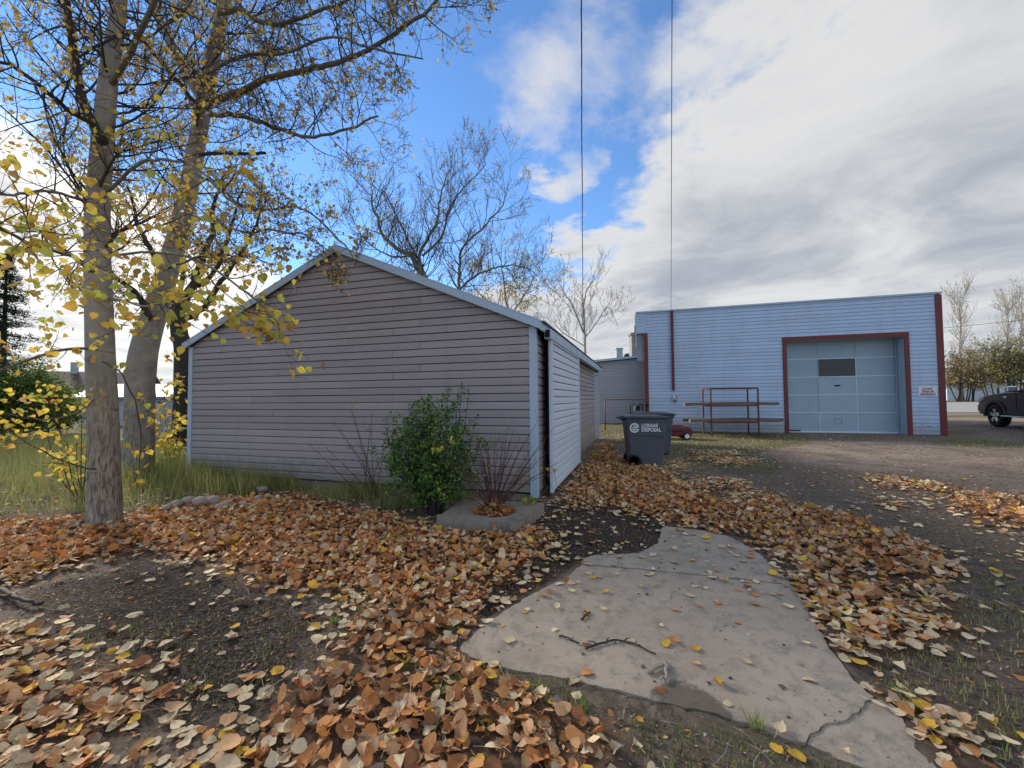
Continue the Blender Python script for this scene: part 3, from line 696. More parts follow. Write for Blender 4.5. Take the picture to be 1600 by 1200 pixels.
# core walls around the opening
c = MB()
c.box(((wl+dl)/2, .15, HT/2-.02), (dl-wl-.03, .27, HT-.04)); c.box((dr_/2+.0, .15, HT/2-.02), (-dr_-.03, .27, HT-.04))
c.box(((dl+dr_)/2, .15, (HT+dz)/2), (dr_-dl+.02, .27, HT-dz-.05))
c.box((wl+.13, WD/2, HT/2-.3), (.22, WD-.5, HT-.62)); c.box((-.13, WD/2+.2, HT/2-.02), (.22, WD-.2, HT-.05)); c.box((wl/2, WD-.1, HT/2-.3), (-wl, .2, HT-.6))
c.build('wall', M['recess'], wk)
MB().box((wl/2, WD/2+.1, HT-.75), (-wl-.4, WD-.5, .12)).build('flat_roof', M['roof'], wk)
WC = HT/37.0
z = 0.03; k = 0
side = []
while z < HT-.03:
    h = min(WC, HT-.02-z)
    segs = []
    if z+h*.5 < dz: segs = [(wl+.05, dl-.10), (dr_+.10, -.12)]
    else: segs = [(wl+.05, -.12)]
    for a, b in segs:
        if b-a > 7: cuts = [a, a+(3.7 if k % 2 else 5.5), a+(7.6 if k % 2 else 9.0), b]
        elif b-a > 4: cuts = [a, a+(2.2 if k % 2 else 3.6), b]
        else: cuts = [a, b]
        cuts = [q for q in cuts if q <= b]
        for i in range(len(cuts)-1):
            put_course('siding_panel', course_mesh('p', cuts[i], cuts[i+1], cuts[i], cuts[i+1], h, None, .010), M['white_siding'], wk, (0, -.0012*(i % 2), z))
    z += WC; k += 1
MB().box((wl/2-.18, .10, HT), (-wl+.42, .34, .07)).build('parapet_cap', M['trim'], wk, bevel=.005)
# red corner boards
MB().box((-.085, -.018, HT/2-.03), (.19, .045, HT-.07)).build('corner_board', M['red'], wk, bevel=.003)
MB().box((.025, .14, HT/2-.03), (.03, .3, HT-.07)).build('corner_board', M['red'], wk)
zl_ = hit_z(1005, 521, R0, wl)
MB().box((wl+.03, -.018, zl_/2), (.17, .045, zl_)).build('corner_board', M['red'], wk, bevel=.003)
# parapet wing that steps out over the left corner
MB().box((wl-.17, .10, (HT+zl_)/2), (.40, .24, HT-zl_-.01)).build('parapet_wing', M['white_siding'], wk)
MB().box((wl-.395, .10, (HT+zl_)/2-.35), (.05, .28, HT-zl_+.5)).build('wing_edge', M['trim'], wk)
MB().box((wl-.43, .16, zl_+.0), (.05, .2, .75)).build('wing_edge', M['red'], wk)
for q in range(6): put_course('siding_panel', course_mesh('p', wl-.36, wl+.045, wl-.36, wl+.045, WC, None), M['white_siding'], wk, (0, -.012, HT-.03-(q+1)*WC))
MB().box((wl-.2, .35, zl_-.55), (.3, .35, 1.3)).build('wing_bracket', M['box'], wk)
# red frame of the opening
fw = .15
MB().box((dl-.035, -.02, dz/2), (fw, .05, dz)).build('door_frame', M['red'], wk, bevel=.003)
MB().box((dr_+.035, -.02, dz/2), (fw, .05, dz)).build('door_frame', M['red'], wk, bevel=.003)
MB().box(((dl+dr_)/2, -.02, dz+.055), (dr_-dl+.22, .052, .17)).build('door_frame', M['red'], wk, bevel=.003)
# jambs, head and the sectional door set back in the opening
MB().box((dr_-.0, RC/2+.0, dz/2), (.05, RC, dz)).build('jamb', M['doorgrey'], wk)
MB().box((dl+.0, RC/2, dz/2), (.05, RC, dz)).build('jamb', M['doorgrey'], wk)
MB().box(((dl+dr_)/2, RC/2, dz), (dr_-dl, RC, .05)).build('head', M['doorgrey'], wk)
MB().box((dr_-.06, RC-.10, dz/2-.0), (.03, .06, dz*.9)).build('door_rail', M['box'], wk)
MB().box((dl-.2, .03, .12), (1.3, .06, .05)).build('sill_block', M['dark'], wk)
od = empty('overhead_door'); od.parent = wk
xL, xR = dl+.03, dr_-.03; yD = RC
cw = (xR-xL)/3; zz = [.06, .13+.0, 0, 0, 0, 0]
rows = [.05]+[.05+(dz-.05)*t for t in (.205, .40, .60, .80, 1.0)]
for i in range(5):
    for j in range(3):
        x0, x1, z0, z1 = xL+j*cw, xL+(j+1)*cw, rows[i], rows[i+1]
        cx, cz = (x0+x1)/2, (z0+z1)/2
        if i == 3 and j == 1:
            MB().box((cx, yD+.02, cz), (cw-.02, .03, z1-z0-.01)).build('door_window', M['glass'], od)
        else:
            p = MB().box((cx, yD+.03, cz), (cw, .03, z1-z0)).build('door_panel', M['doorgrey'], od)
bar = lambda x0, x1, z0, z1, m='doorbar', y=0, t=.02: MB().box(((x0+x1)/2, yD+.004+y, (z0+z1)/2), (abs(x1-x0), t, abs(z1-z0))).build('door_rib', M[m], od, bevel=.003)
for i, zr in enumerate(rows[:-1]):
    bar(xL, xR, zr-.015-(.03 if i == 0 else 0), zr+.022, 'doorbar')
for i in range(5):
    for j in (1, 2):
        light = (i in (0,) ) or (j == 2 and i in (1, 2, 3))
        bar(xL+j*cw-.014, xL+j*cw+.014, rows[i]+.026, rows[i+1]-.018, 'doorbar' if light else 'doorgrey', .002)
bar(xR-.02, xR-.005, rows[0]+.03, rows[2], 'doorbar', -.002)
MB().box((xL+1.5*cw, yD-.0, rows[2]+.52*(rows[3]-rows[2])), (.20, .02, .05)).build('door_handle', M['dark'], od)
for a in ((-.13, .13, .22, .24), (-.13, .13, .02, .04), (-.14, -.12, .04, .22), (.12, .14, .04, .22)):
    bar(xL+1.5*cw+a[0], xL+1.5*cw+a[1], rows[0]+.32+a[2], rows[0]+.32+a[3], 'doorgrey', -.004)
# downpipe, power box
def WU(px, py): return hit_u(px, py, R0)
pu = WU(1051, 560); pz = hit_z(1054, 609, R0, pu)
MB().box((pu, -.085, (HT-.02+pz)/2), (.11, .11, HT-.02-pz)).build('downpipe', M['red'], wk, bevel=.006)
MB().box((pu, -.14, (HT-.02+pz)/2), (.02, .012, HT-.1-pz)).build('pipe_seam', M['rust'], wk)
MB().box((pu, -.085, pz-.012), (.09, .09, .03)).build('pipe_mouth', M['dark'], wk)
bx = WU(1054, 620)
pb = MB().box((bx, -.07, hit_z(1054, 621, R0, bx)), (.20, .11, .26)).build('power_box', M['box'], wk, bevel=.01)
zb_ = hit_z(1054, 621, R0, bx)
MB().box((bx-.03, -.13, zb_+.03), (.08, .02, .12)).build('box_cover', M['white'], pb, bevel=.004)
MB().box((bx+.11, -.07, zb_+.0), (.03, .05, .10)).build('box_switch', M['box'], pb)
MB().tube([(bx, -.05, zb_-.13), (bx, -.05, zb_-.22)], .02, 8).build('box_conduit', M['dark'], pb)
# warning sign
sx0, sx1 = WU(1434, 612), WU(1463.5, 612); szt, szb = hit_z(1449, 604, R0, (sx0+sx1)/2), hit_z(1449, 619.5, R0, (sx0+sx1)/2)
sg = empty('warning_sign', R0+BU*((sx0+sx1)/2)+BV*(-.03)+BZ*((szt+szb)/2), -TH)
tag(sg, 'small white sign with red lettering between the garage door and the corner', 'sign')
sw, sh = sx1-sx0, szt-szb
MB().box((0, 0, 0), (sw, .012, sh)).build('sign_board', M['white'], sg, bevel=.003)
for i, ln in enumerate(('DO NOT', 'PARK IN', 'DRIVEWAY')):
    me = text_mesh(ln, sh*.31, .002, M['signred']); o = link('lettering', me, sg); o.rotation_euler = (math.pi/2, 0, 0); o.location = (0, -.009, sh*(.17-.28*i))
    w_ = max(v.co.x for v in me.vertices)*2; s_ = min(1.25, sw*(.56, .62, .86)[i]/w_); o.scale = (s_, 1, 1)
for q in (-1, 1): MB().lathe([(.008, -.012), (.008, .0)], 8, 'Y', (q*sw*.45, 0, 0)).build('screw', M['box'], sg)

# grey annex behind, between shed and workshop
AY = 24.0
ax = empty('grey_annex', P(942, 655, AY)*1.0, -TH*.2); ax.location.z = 0
tag(ax, 'pale grey sided low building with sloping roof behind the two bins', 'building')
wv = P(1040, 600, AY).x-P(925, 600, AY).x; x0 = P(925, 600, AY).x-ax.location.x; zL = P(942, 566, AY).z; zR = zL+.36
MB().prism([(x0, 0.02, 0), (x0+wv, 0.02, 0), (x0+wv, 0.02, zR-.02), (x0, .02, zL-.06)], (0, 5, 0)).build('wall', M['grey_siding'], ax)
z = .05; 
while z < zR-.05:
    h = .15; xa = x0
    if z+h > zL-.06: xa = x0+(z+h-zL+.06)/(zR-zL+.04)*wv
    if xa < x0+wv-.1: put_course('siding_panel', course_mesh('p', xa, x0+wv, xa, x0+wv, min(h, zR-.03-z), None), M['grey_siding'], ax, (0, 0, z))
    z += .15
MB().prism([(x0-.3, -.3, zL-.05), (x0+wv, -.3, zR+.02), (x0+wv, -.3, zR+.14), (x0-.3, -.3, zL+.07)], (0, 5.6, 0)).build('roof', M['trim'], ax)
# chimney and vent behind the annex
ch = MB(); p = P(992, 540, 25.5); ch.box((0, 0, 0), (.55, .55, 5.0)); ch.box((0, 0, 2.53), (.68, .68, .14))
o = ch.build('chimney_stack', mat('stucco_chimney', (.27, .25, .24), .9, .12, 4, .004, 40)); o.location = (p.x, p.y, P(992, 521, 25.5).z-2.6); tag(o, 'grey stuccoed chimney rising beside the workshop parapet', 'chimney')
ch = MB(); ch.box((0, 0, 0), (.5, .5, 3.0)); ch.box((0, 0, 1.55), (.6, .6, .1)); p = P(967, 552, 34); o = ch.build('chimney_stack', M['box']); o.location = (p.x, p.y, P(967, 546, 34).z-1.5); tag(o, 'small square chimney top above the grey annex roof', 'chimney')
# ================================================================= TREES
def smooth(pts, n=4):
    pts = [Vector(p) for p in pts]; out = []
    for i in range(len(pts)-1):
        p0 = pts[max(i-1, 0)]; p1 = pts[i]; p2 = pts[i+1]; p3 = pts[min(i+2, len(pts)-1)]
        for k in range(n):
            t = k/n; out.append(.5*((2*p1)+(-p0+p2)*t+(2*p0-5*p1+4*p2-p3)*t*t+(-p0+3*p1-3*p2+p3)*t**3))
    out.append(pts[-1]); return out
def rvec(R): 
    while True:
        v = Vector((R.uniform(-1, 1), R.uniform(-1, 1), R.uniform(-1, 1)))
        if .05 < v.length < 1: return v.normalized()
def shoot(mb, R, p, d, L, r, lev, sites, up=.15, nchild=7, wob=.22, spread=.9, minr=.0016, k=4, taper=.25, shrink=.5):
    """one wandering shoot; children come off it; leaf sites collected on the last level"""
    n = max(3, int(4+lev*2)); pts = [p]; q = p.copy(); dd = d.normalized(); rad = []
    for i in range(n):
        dd = (dd+rvec(R)*wob+Vector((0, 0, up*.35))).normalized(); q = q+dd*(L/n); pts.append(q.copy())
    rad = [max(minr, r*(1-(1-taper)*i/n)) for i in range(n+1)]
    mb.tube(pts, rad, k if lev else 3, cap=False)
    if lev == 0:
        for i in range(1, n+1): sites.append((pts[i], (pts[i]-pts[i-1]).normalized()))
        return
    for c in range(nchild):
        t = .2+.8*(c+R.random())/nchild; i = min(n-1, int(t*n)); a = pts[i].lerp(pts[i+1], t*n-i)
        ax_ = (pts[i+1]-pts[i]).normalized(); sd_ = rvec(R); sd_ = (sd_-ax_*sd_.dot(ax_)).normalized()
        nd = (ax_*(1-spread*.45)+sd_*spread+Vector((0, 0, up))).normalized()
        shoot(mb, R, a, nd, L*shrink*(1.15-.6*t)*R.uniform(.7, 1.2), max(minr, rad[i]*.55), lev-1, sites, up, max(3, nchild-1), wob*1.15, spread, minr, k, taper, shrink)
def limb(name, pts, r0, r1, parent, m, k=10, n=4, taper=1.0, smoothsh=True, wig=0.0, seed=0):
    pp = smooth(pts, n); R = random.Random(seed)
    if wig: pp = [p if i in (0,) else p+rvec(R)*wig for i, p in enumerate(pp)]
    N = len(pp)-1; rad = [r0+(r1-r0)*(i/N)**taper for i in range(N+1)]
    mb = MB().tube(pp, rad, k); o = mb.build(name, m, parent, True); return pp, rad
def leaves_on(tree, name, sites, R, n, smin, smax, mats, w, kind='broad', hang=.6, keep=0, cat=None, minlen=0.0, jitter=.04):
    if not sites: return
    idx = rng.integers(0, len(sites), n); pos = np.array([sites[i][0] for i in idx])+rng.normal(0, jitter, (n, 3))
    size = rng.uniform(smin, smax, n); mi = rng.choice(len(mats), n, p=w)
    yaw = rng.random(n)*6.283; tx = -hang*1.57+rng.normal(0, .55, n); ty = rng.normal(0, .5, n); curl = rng.normal(.15, .25, n); fold = rng.uniform(.02, .5, n)
    if keep:      # the leaves that show largest become parts of their own
        px, py = to_pxyz(pos); dist = np.linalg.norm(pos-np.array([0, 0, CH]), axis=1); vis = (px > -10) & (px < 1610) & (py > -10) & (py < 1200)
        score = np.where(vis, size/dist, 0); od_ = np.argsort(-score)[:keep]; od_ = od_[score[od_] > .0125]
        global LEAFV
        for i in od_:
            me = LEAFV[mi[i]][rng.integers(0, 4)]
            o = link('leaf', me, tree); o.location = pos[i]; o.scale = (size[i],)*3; o.rotation_euler = (tx[i], ty[i], yaw[i])
        m = np.ones(n, bool); m[od_] = False
        pos, size, mi, yaw, tx, ty, curl, fold = [a[m] for a in (pos, size, mi, yaw, tx, ty, curl, fold)]
    o = leaf_mesh(name, pos, yaw, tx, ty, size, curl, fold, mi, mats, kind, 1.0, tree); o['kind'] = 'stuff'
    return o
def to_pxyz(p): return proj(p[:, 0], p[:, 1], p[:, 2])
def leaf_variant(name, m, curl, fold, kind='broad'):
    o = leaf_mesh(name, np.zeros((1, 3)), np.zeros(1), np.zeros(1), np.zeros(1), np.ones(1), np.array([curl]), np.array([fold]), np.zeros(1, int), [m], kind)
    me = o.data; bpy.data.objects.remove(o)
    bm = bmesh.new(); bm.from_mesh(me); y0_ = -.47; ring = []
    for k in range(5):
        yy = y0_-.17*k; xx = .03*math.sin(k*1.1+curl*9); zz = curl*.4+.03*k*(1 if fold > .2 else -.2)
        ring.append([bm.verts.new((xx-.012, yy, zz)), bm.verts.new((xx+.012, yy, zz)), bm.verts.new((xx, yy, zz+.018))])
    for k in range(4):
        for j in range(3): bm.faces.new((ring[k][j], ring[k][(j+1) % 3], ring[k+1][(j+1) % 3], ring[k+1][j]))
    bm.to_mesh(me); bm.free(); return me
LEAFV = [[leaf_variant('leaf', m, c, f, k) for c, f, k in ((.1, .1, 'broad'), (.35, .3, 'broad'), (-.25, .15, 'oval'), (.2, .45, 'broad'))] for m in TM]
def trunk_mesh(name, pts, rad, parent, m, k=28, n=8, flare=.25, seed=1):
    pp = smooth(pts, n); N = len(pp)-1; R = np.random.default_rng(seed); tot = sum((pp[i+1]-pp[i]).length for i in range(N)); s = 0; vs = []; fs = []
    rr_ = np.interp(np.linspace(0, 1, N+1), np.linspace(0, 1, len(rad)), rad)
    for i in range(N+1):
        d = (pp[min(i+1, N)]-pp[max(i-1, 0)]).normalized(); a = d.cross(Vector((.1, 1, .05))).normalized(); b = d.cross(a)
        h = pp[i].z-pp[0].z; fl = 1+flare*math.exp(-h/.16)
        for j in range(k):
            th = 2*math.pi*j/k; w = 1+.05*math.sin(3*th+h*2)+.03*math.sin(7*th+seed+h*3)+.10*flare*4*math.exp(-h/.12)*math.sin(5*th+seed)
            w += (float(vnoise(th*3.0, h*4.0, 1.5, seed))-.5)*.06
            vs.append(pp[i]+(a*math.cos(th)+b*math.sin(th))*rr_[i]*fl*w)
    for i in range(N):
        for j in range(k):
            j2 = (j+1) % k; fs.append((i*k+j, i*k+j2, (i+1)*k+j2, (i+1)*k+j))
    return MB().add(vs, fs).build(name, m, parent, True), pp, rr_

def side_shoots(mb, R, pp, rr_, count, t0, t1, L, sites, lev=2, up=.2, rk=.45, nchild=6, bias=None, **kw):
    N = len(pp)-1
    for c in range(count):
        t = t0+(t1-t0)*(c+R.random())/count; i = min(N-1, int(t*N)); a = pp[i].lerp(pp[i+1], t*N-i); d = (pp[i+1]-pp[i]).normalized()
        s = rvec(R)
        if bias is not None: s = (s+bias).normalized()
        s = (s-d*s.dot(d)).normalized(); dd = (s+d*.25+Vector((0, 0, up))).normalized()
        shoot(mb, R, a, dd, L*R.uniform(.6, 1.15), min(rr_[i]*rk, L*.012), lev, sites, up, nchild, **kw)

# ---- front poplar
A0 = G(164, 822); A0.z = -.04
tA = empty('poplar_tree', (0, 0, 0)); tag(tA, 'nearest poplar at the left with straight slim grey trunk and yellow leaves', 'tree')
aY = A0.y
tr, ppA, rA = trunk_mesh('trunk', [A0, P(161, 700, aY), P(158, 560, aY), P(154, 440, aY+.05), P(152, 330, aY+.1), P(160, 220, aY+.15), P(172, 110, aY+.2), P(186, 0, aY+.25), P(196, -160, aY+.3), P(204, -330, aY+.35)], [.162, .145, .138, .13, .12, .108, .095, .078, .06, .04], tA, M['bark'], 30, 8, .12, 3)
RA = random.Random(11); sA = []; mA = MB()
nl = lambda name, pl, r0, r1, par=tA, m='limb', **k: limb(name, [P(*q) for q in pl], r0, r1, par, M[m], **k)
LA = [nl('branch', [(150, 545, 4.7), (110, 545, 4.4), (60, 556, 4.1), (20, 571, 3.9), (-40, 590, 3.7)], .017, .010, wig=.006, seed=1),
      nl('branch', [(146, 625, 4.75), (120, 645, 4.5), (80, 655, 4.3), (40, 652, 4.2), (5, 645, 4.1)], .010, .004, wig=.008, seed=2),
      nl('branch', [(150, 733, 4.75), (115, 727, 4.5), (80, 712, 4.3), (40, 690, 4.2), (5, 668, 4.1)], .011, .004, wig=.008, seed=3),
      nl('branch', [(148, 425, 4.8), (110, 400, 4.2), (60, 385, 3.5), (10, 360, 2.9), (-60, 330, 2.5)], .02, .007, wig=.012, seed=4),
      nl('branch', [(152, 330, 4.8), (120, 310, 4.2), (70, 300, 3.4), (20, 305, 2.9), (-40, 300, 2.5)], .018, .006, wig=.012, seed=5),
      nl('branch', [(165, 300, 4.8), (215, 258, 4.5), (250, 250, 4.2), (300, 258, 3.8), (345, 300, 3.4), (380, 330, 3.2)], .020, .006, wig=.01, seed=6),
      nl('branch', [(158, 470, 4.7), (190, 470, 4.2), (230, 478, 3.6), (270, 470, 3.1), (310, 455, 2.9)], .014, .005, wig=.01, seed=7),
      nl('branch', [(165, 400, 4.7), (220, 395, 4.2), (290, 400, 3.6), (350, 430, 3.1), (400, 470, 2.9), (436, 506, 2.8)], .015, .004, wig=.008, seed=8),
      nl('branch', [(160, 220, 4.9), (130, 160, 5.2), (112, 60, 5.5), (98, -40, 5.8), (80, -160, 6)], .06, .03, m='darkbark', seed=9),  # dark bark colour stands in for this branch being seen against the light
      nl('branch', [(150, 200, 4.9), (90, 160, 4.6), (30, 110, 4.2), (-40, 80, 4)], .03, .012, m='darkbark', wig=.02, seed=10),
      nl('branch', [(175, 130, 5), (215, 60, 4.5), (250, -20, 4.1), (300, -120, 3.8)], .035, .016, m='limb', wig=.02, seed=12),
      nl('branch', [(160, 565, 4.7), (190, 585, 4.5), (215, 640, 4.4), (222, 700, 4.35), (208, 760, 4.3)], .008, .003, m='twig', wig=.01, seed=13)]
lens = [.35, .3, .22, .6, .6, .55, .45, .38, 1.2, .9, .9, .12]; cnt = [9, 8, 5, 15, 15, 15, 11, 11, 14, 12, 12, 4]
sAn = []
for (pp, rr_), L, c in zip(LA, lens, cnt):
    side_shoots(mA, RA, pp, rr_, int(c*1.5), .15, 1.0, L, sAn if L < .7 else sA, 1 if L < .7 else 2, .05, .5, 5, minr=.0013)
side_shoots(mA, RA, ppA, rA, 60, .36, .98, 1.5, sA, 2, .25, .3, 7, minr=.002)
o = mA.build('twigs', M['twig'], tA); o['kind'] = 'stuff'
sUp = [s for s in sA]
leaves_on(tA, 'foliage', sUp, RA, 4300, .028, .06, TM, [.2, .24, .08, .48], keep=0)
SC = []
def clump(pl, n, spread):
    pp = smooth([P(*q) for q in pl], 6); Rr = random.Random(n)
    MB().tube(pp, [.004*(1-.6*i/(len(pp)-1)) for i in range(len(pp))], 5).build('branch', M['twig'], tA, True)
    for i in range(n):
        a = pp[Rr.randrange(len(pp))]; b = a+rvec(Rr)*spread*Rr.random(); sAn.append((b, Vector((0, 0, -1)))); sAn.append((b, Vector((0, 0, -1)))); SC.append(b)
clump([(330, 440, 3.2), (380, 480, 3.0), (420, 500, 2.9), (462, 520, 2.8)], 60, .16)
clump([(355, 490, 3.0), (400, 512, 2.9), (440, 530, 2.85)], 40, .12)
clump([(150, 400, 3.4), (110, 430, 2.8), (150, 470, 2.5), (185, 490, 2.3)], 70, .2)
clump([(190, 430, 3.6), (240, 450, 3.0), (290, 460, 2.7), (320, 450, 2.6)], 60, .17)
clump([(60, 330, 3.2), (40, 370, 2.8), (10, 400, 2.6)], 50, .2)
clump([(300, 300, 4.0), (250, 330, 3.4), (200, 340, 3.0)], 60, .3)
leaves_on(tA, 'foliage', sAn, RA, 1250, .042, .08, TM, [.44, .27, .21, .08], keep=270, jitter=.05)

# ---- second poplar, leaning right
B0 = G(216, 748); B0.z = -.05; bY = B0.y
tB = empty('poplar_tree', (0, 0, 0)); tag(tB, 'thick leaning poplar by the left end of the shed, forking high up', 'tree')
tr, ppB, rB = trunk_mesh('trunk', [B0, P(217, 640, bY), P(224, 560, bY), P(250, 460, bY), P(277, 370, bY-.1), P(298, 280, bY-.2), P(312, 200, bY-.3), P(326, 120, bY-.4), P(342, 50, bY-.5), P(362, -50, bY-.6), P(385, -200, bY-.6), P(395, -330, bY-.6)], [.26, .232, .225, .19, .165, .15, .135, .125, .105, .085, .06, .04], tB, M['bark'], 32, 8, .12, 7)
RB = random.Random(23); sB = []; mB = MB()
nb = lambda pl, r0, r1, m='limb', **k: nl('branch', pl, r0, r1, tB, m, **k)
LB = [(nb([(325, 158, 6.9), (350, 152, 6.7), (380, 140, 6.5), (420, 122, 6.3), (470, 110, 6.1), (510, 103, 5.9), (560, 85, 5.7), (620, 50, 5.5), (675, 10, 5.3), (720, -50, 5.2)], .062, .016, wig=.015, seed=1), 1.0, 22),
      (nb([(325, 180, 6.9), (370, 180, 6.6), (410, 192, 6.4), (450, 206, 6.2), (490, 213, 6.0), (545, 202, 5.8), (590, 180, 5.7)], .042, .012, wig=.015, seed=2), .9, 18),
      (nb([(342, 20, 6.7), (375, 15, 6.5), (400, 32, 6.3), (440, 38, 6.1), (480, 24, 5.9), (540, 0, 5.8), (600, -50, 5.7)], .05, .015, wig=.015, seed=3), 1.0, 18),
      (nb([(318, 150, 7.0), (298, 128, 7.0), (280, 95, 7.1), (258, 50, 7.2), (236, 0, 7.3), (210, -80, 7.4)], .09, .05, m='bark', seed=4), 1.3, 14),
      (nb([(312, 242, 7.0), (350, 239, 6.8), (385, 241, 6.6), (414, 239, 6.5)], .03, .022, m='darkbark', wig=.01, seed=5), .4, 4),
      (nb([(300, 270, 7.0), (340, 290, 6.6), (375, 322, 6.3), (420, 328, 6.0), (460, 322, 5.8), (500, 345, 5.6), (540, 385, 5.5), (556, 420, 5.4)], .026, .006, wig=.02, seed=6), .6, 16),
      (nb([(238, 500, 7.3), (215, 462, 7.2), (190, 440, 7.0), (150, 425, 6.8), (90, 380, 6.5)], .055, .02, m='darkbark', wig=.02, seed=7), .9, 10),
      (nb([(285, 330, 7.0), (330, 345, 6.3), (380, 362, 5.6), (430, 360, 5.0), (480, 370, 4.6), (520, 398, 4.4)], .022, .006, wig=.02, seed=8), .6, 13),
      (nb([(305, 160, 6.9), (270, 120, 6.2), (215, 55, 5.6), (180, 60, 5.2), (120, 90, 4.9)], .035, .012, m='darkbark', wig=.02, seed=9), .9, 12),
      (nb([(262, 420, 7.1), (300, 405, 6.6), (340, 398, 6.0), (390, 402, 5.5), (430, 415, 5.1)], .02, .005, m='darkbark', wig=.02, seed=10), .5, 10),
      (nb([(330, 110, 6.8), (380, 90, 6.2), (440, 82, 5.8), (520, 60, 5.5), (600, 80, 5.3), (660, 92, 5.2)], .03, .008, wig=.02, seed=15), .8, 16),
      (nb([(360, -50, 6.7), (430, -70, 6.4), (520, -60, 6.1), (640, -90, 5.8), (760, -120, 5.6)], .04, .012, wig=.02, seed=16), 1.1, 18)]
for (pp, rr_), L, c in LB: side_shoots(mB, RB, pp, rr_, int(c*1.6), .12, 1.0, L, sB, 2, .10, .45, 7, minr=.0024)
side_shoots(mB, RB, ppB, rB, 46, .42, .98, 1.5, sB, 2, .2, .25, 8, minr=.0024)
o = mB.build('twigs', M['twig'], tB); o['kind'] = 'stuff'
leaves_on(tB, 'foliage', sB, RB, 7800, .028, .06, TM, [.16, .24, .06, .54], keep=0, jitter=.035)

# ---- dark forked tree just behind the left end of the shed
C1 = P(287, 600, 10.5); C1.z = -.05
tC = empty('bare_tree', (0, 0, 0)); tag(tC, 'dark forked tree with nearly bare limbs just behind the left end of the shed', 'tree')
RC_ = random.Random(5); sC = []; mC = MB()
_, ppC, rC = trunk_mesh('trunk', [C1, P(288, 560, 10.5), P(280, 520, 10.5), P(276, 480, 10.5)], [.24, .2, .18, .17], tC, M['darkbark'], 16, 5, .1, 2)
for i, (pl, r0) in enumerate([([(276, 485), (262, 440), (240, 400), (215, 350), (200, 290)], .11), ([(277, 482), (300, 450), (312, 410), (330, 370), (335, 310), (360, 260)], .12), ([(285, 500), (320, 480), (345, 440), (370, 405), (400, 350), (420, 300)], .09), ([(300, 450), (330, 430), (350, 390), (365, 340), (380, 290)], .07), ([(276, 480), (285, 430), (280, 380), (290, 330), (285, 280)], .07)]):
    pp, rr_ = limb('branch', [P(x, y, 10.5+.2*i-.05*j) for j, (x, y) in enumerate(pl)], r0, .02, tC, M['darkbark'], wig=.03, seed=i)
    side_shoots(mC, RC_, pp, rr_, 13, .2, 1.0, 1.5, sC, 2, .25, .4, 5, minr=.003)
o = mC.build('twigs', M['twig'], tC); o['kind'] = 'stuff'
leaves_on(tC, 'foliage', sC, RC_, 1900, .045, .075, TM, [.35, .3, .15, .2])

# ---- large bare tree behind the shed
def backtree(label, cat, trunks, L, cnt, lev, leafn, mats, w, twigm, limbm, seed, minr, lsz=(.06, .1), RS=.62, name='bare_tree', nch=6, up=.3, group=None, jitter=.1):
    t = empty(name, (0, 0, 0)); tag(t, label, cat, group); R = random.Random(seed); s = []; mb = MB()
    for i, (pl, Y, r0, r1) in enumerate(trunks):
        pts = [P(x, y, Y) for x, y in pl]
        if i == 0 or pl[0][1] >= 600:
            b = pts[0].copy(); b.z = gzf(b.x, b.y)-.05; pts[0] = b
        pp, rr_ = limb('trunk' if i == 0 else 'branch', pts, r0*RS, r1*RS, t, M[limbm], wig=r0*.3, seed=seed+i, k=8)
        side_shoots(mb, R, pp, rr_, cnt, .28 if i == 0 else .1, 1.0, L, s, lev, up, .5, nch, minr=minr)
    o = mb.build('twigs', M[twigm], t); o['kind'] = 'stuff'
    if leafn: leaves_on(t, 'foliage', s, R, leafn, lsz[0], lsz[1], mats, w, 'oval', jitter=jitter)
    return t
backtree('large half bare tree spreading its limbs above the shed roof', 'tree',
         [([(700, 600), (690, 520), (672, 470), (655, 425), (642, 400), (600, 370), (585, 330), (580, 290)], 17, .30, .04),
          ([(672, 470), (662, 430), (655, 400), (680, 350), (688, 310), (700, 270)], 17, .16, .03),
          ([(690, 500), (668, 440), (655, 410), (640, 380), (620, 335), (600, 300)], 17.2, .13, .03),
          ([(690, 520), (715, 460), (718, 420), (722, 390), (760, 350), (785, 320), (795, 285)], 16.6, .13, .02),
          ([(660, 400), (690, 370), (700, 330), (720, 300), (748, 270), (760, 255)], 17, .08, .02),
          ([(700, 480), (730, 440), (770, 420), (810, 415), (840, 430)], 16.2, .09, .02),
          ([(640, 400), (610, 400), (570, 375), (545, 330)], 17.4, .07, .02)], 1.9, 24, 2, 2600, TM, [.3, .2, .1, .4], 'twig', 'limb', 31, .0045, (.05, .085))
backtree('small yellowing tree beyond the far end of the shed roof', 'tree', [([(800, 605), (800, 520), (790, 470), (785, 420), (780, 395)], 22, .16, .03), ([(795, 500), (820, 460), (838, 430)], 22, .08, .02), ([(795, 500), (750, 460), (725, 430)], 22, .08, .02)], 1.8, 14, 2, 1600, TM, [.35, .3, .2, .15], 'twig', 'palebark', 37, .006, (.07, .12), up=.15)
backtree('slender pale bare tree standing behind the far end of the shed', 'tree',
         [([(915, 610), (914, 540), (912, 500), (914, 460), (925, 440)], 26, .15, .03), ([(912, 520), (895, 480), (880, 455), (875, 445)], 26, .09, .02), ([(913, 530), (935, 500), (950, 480), (965, 510)], 26, .07, .02), ([(912, 540), (880, 520), (862, 500)], 26, .06, .02)], 2.0, 12, 2, 150, TM, [.4, .3, .1, .2], 'palebark', 'palebark', 41, .007, up=.4, nch=5)

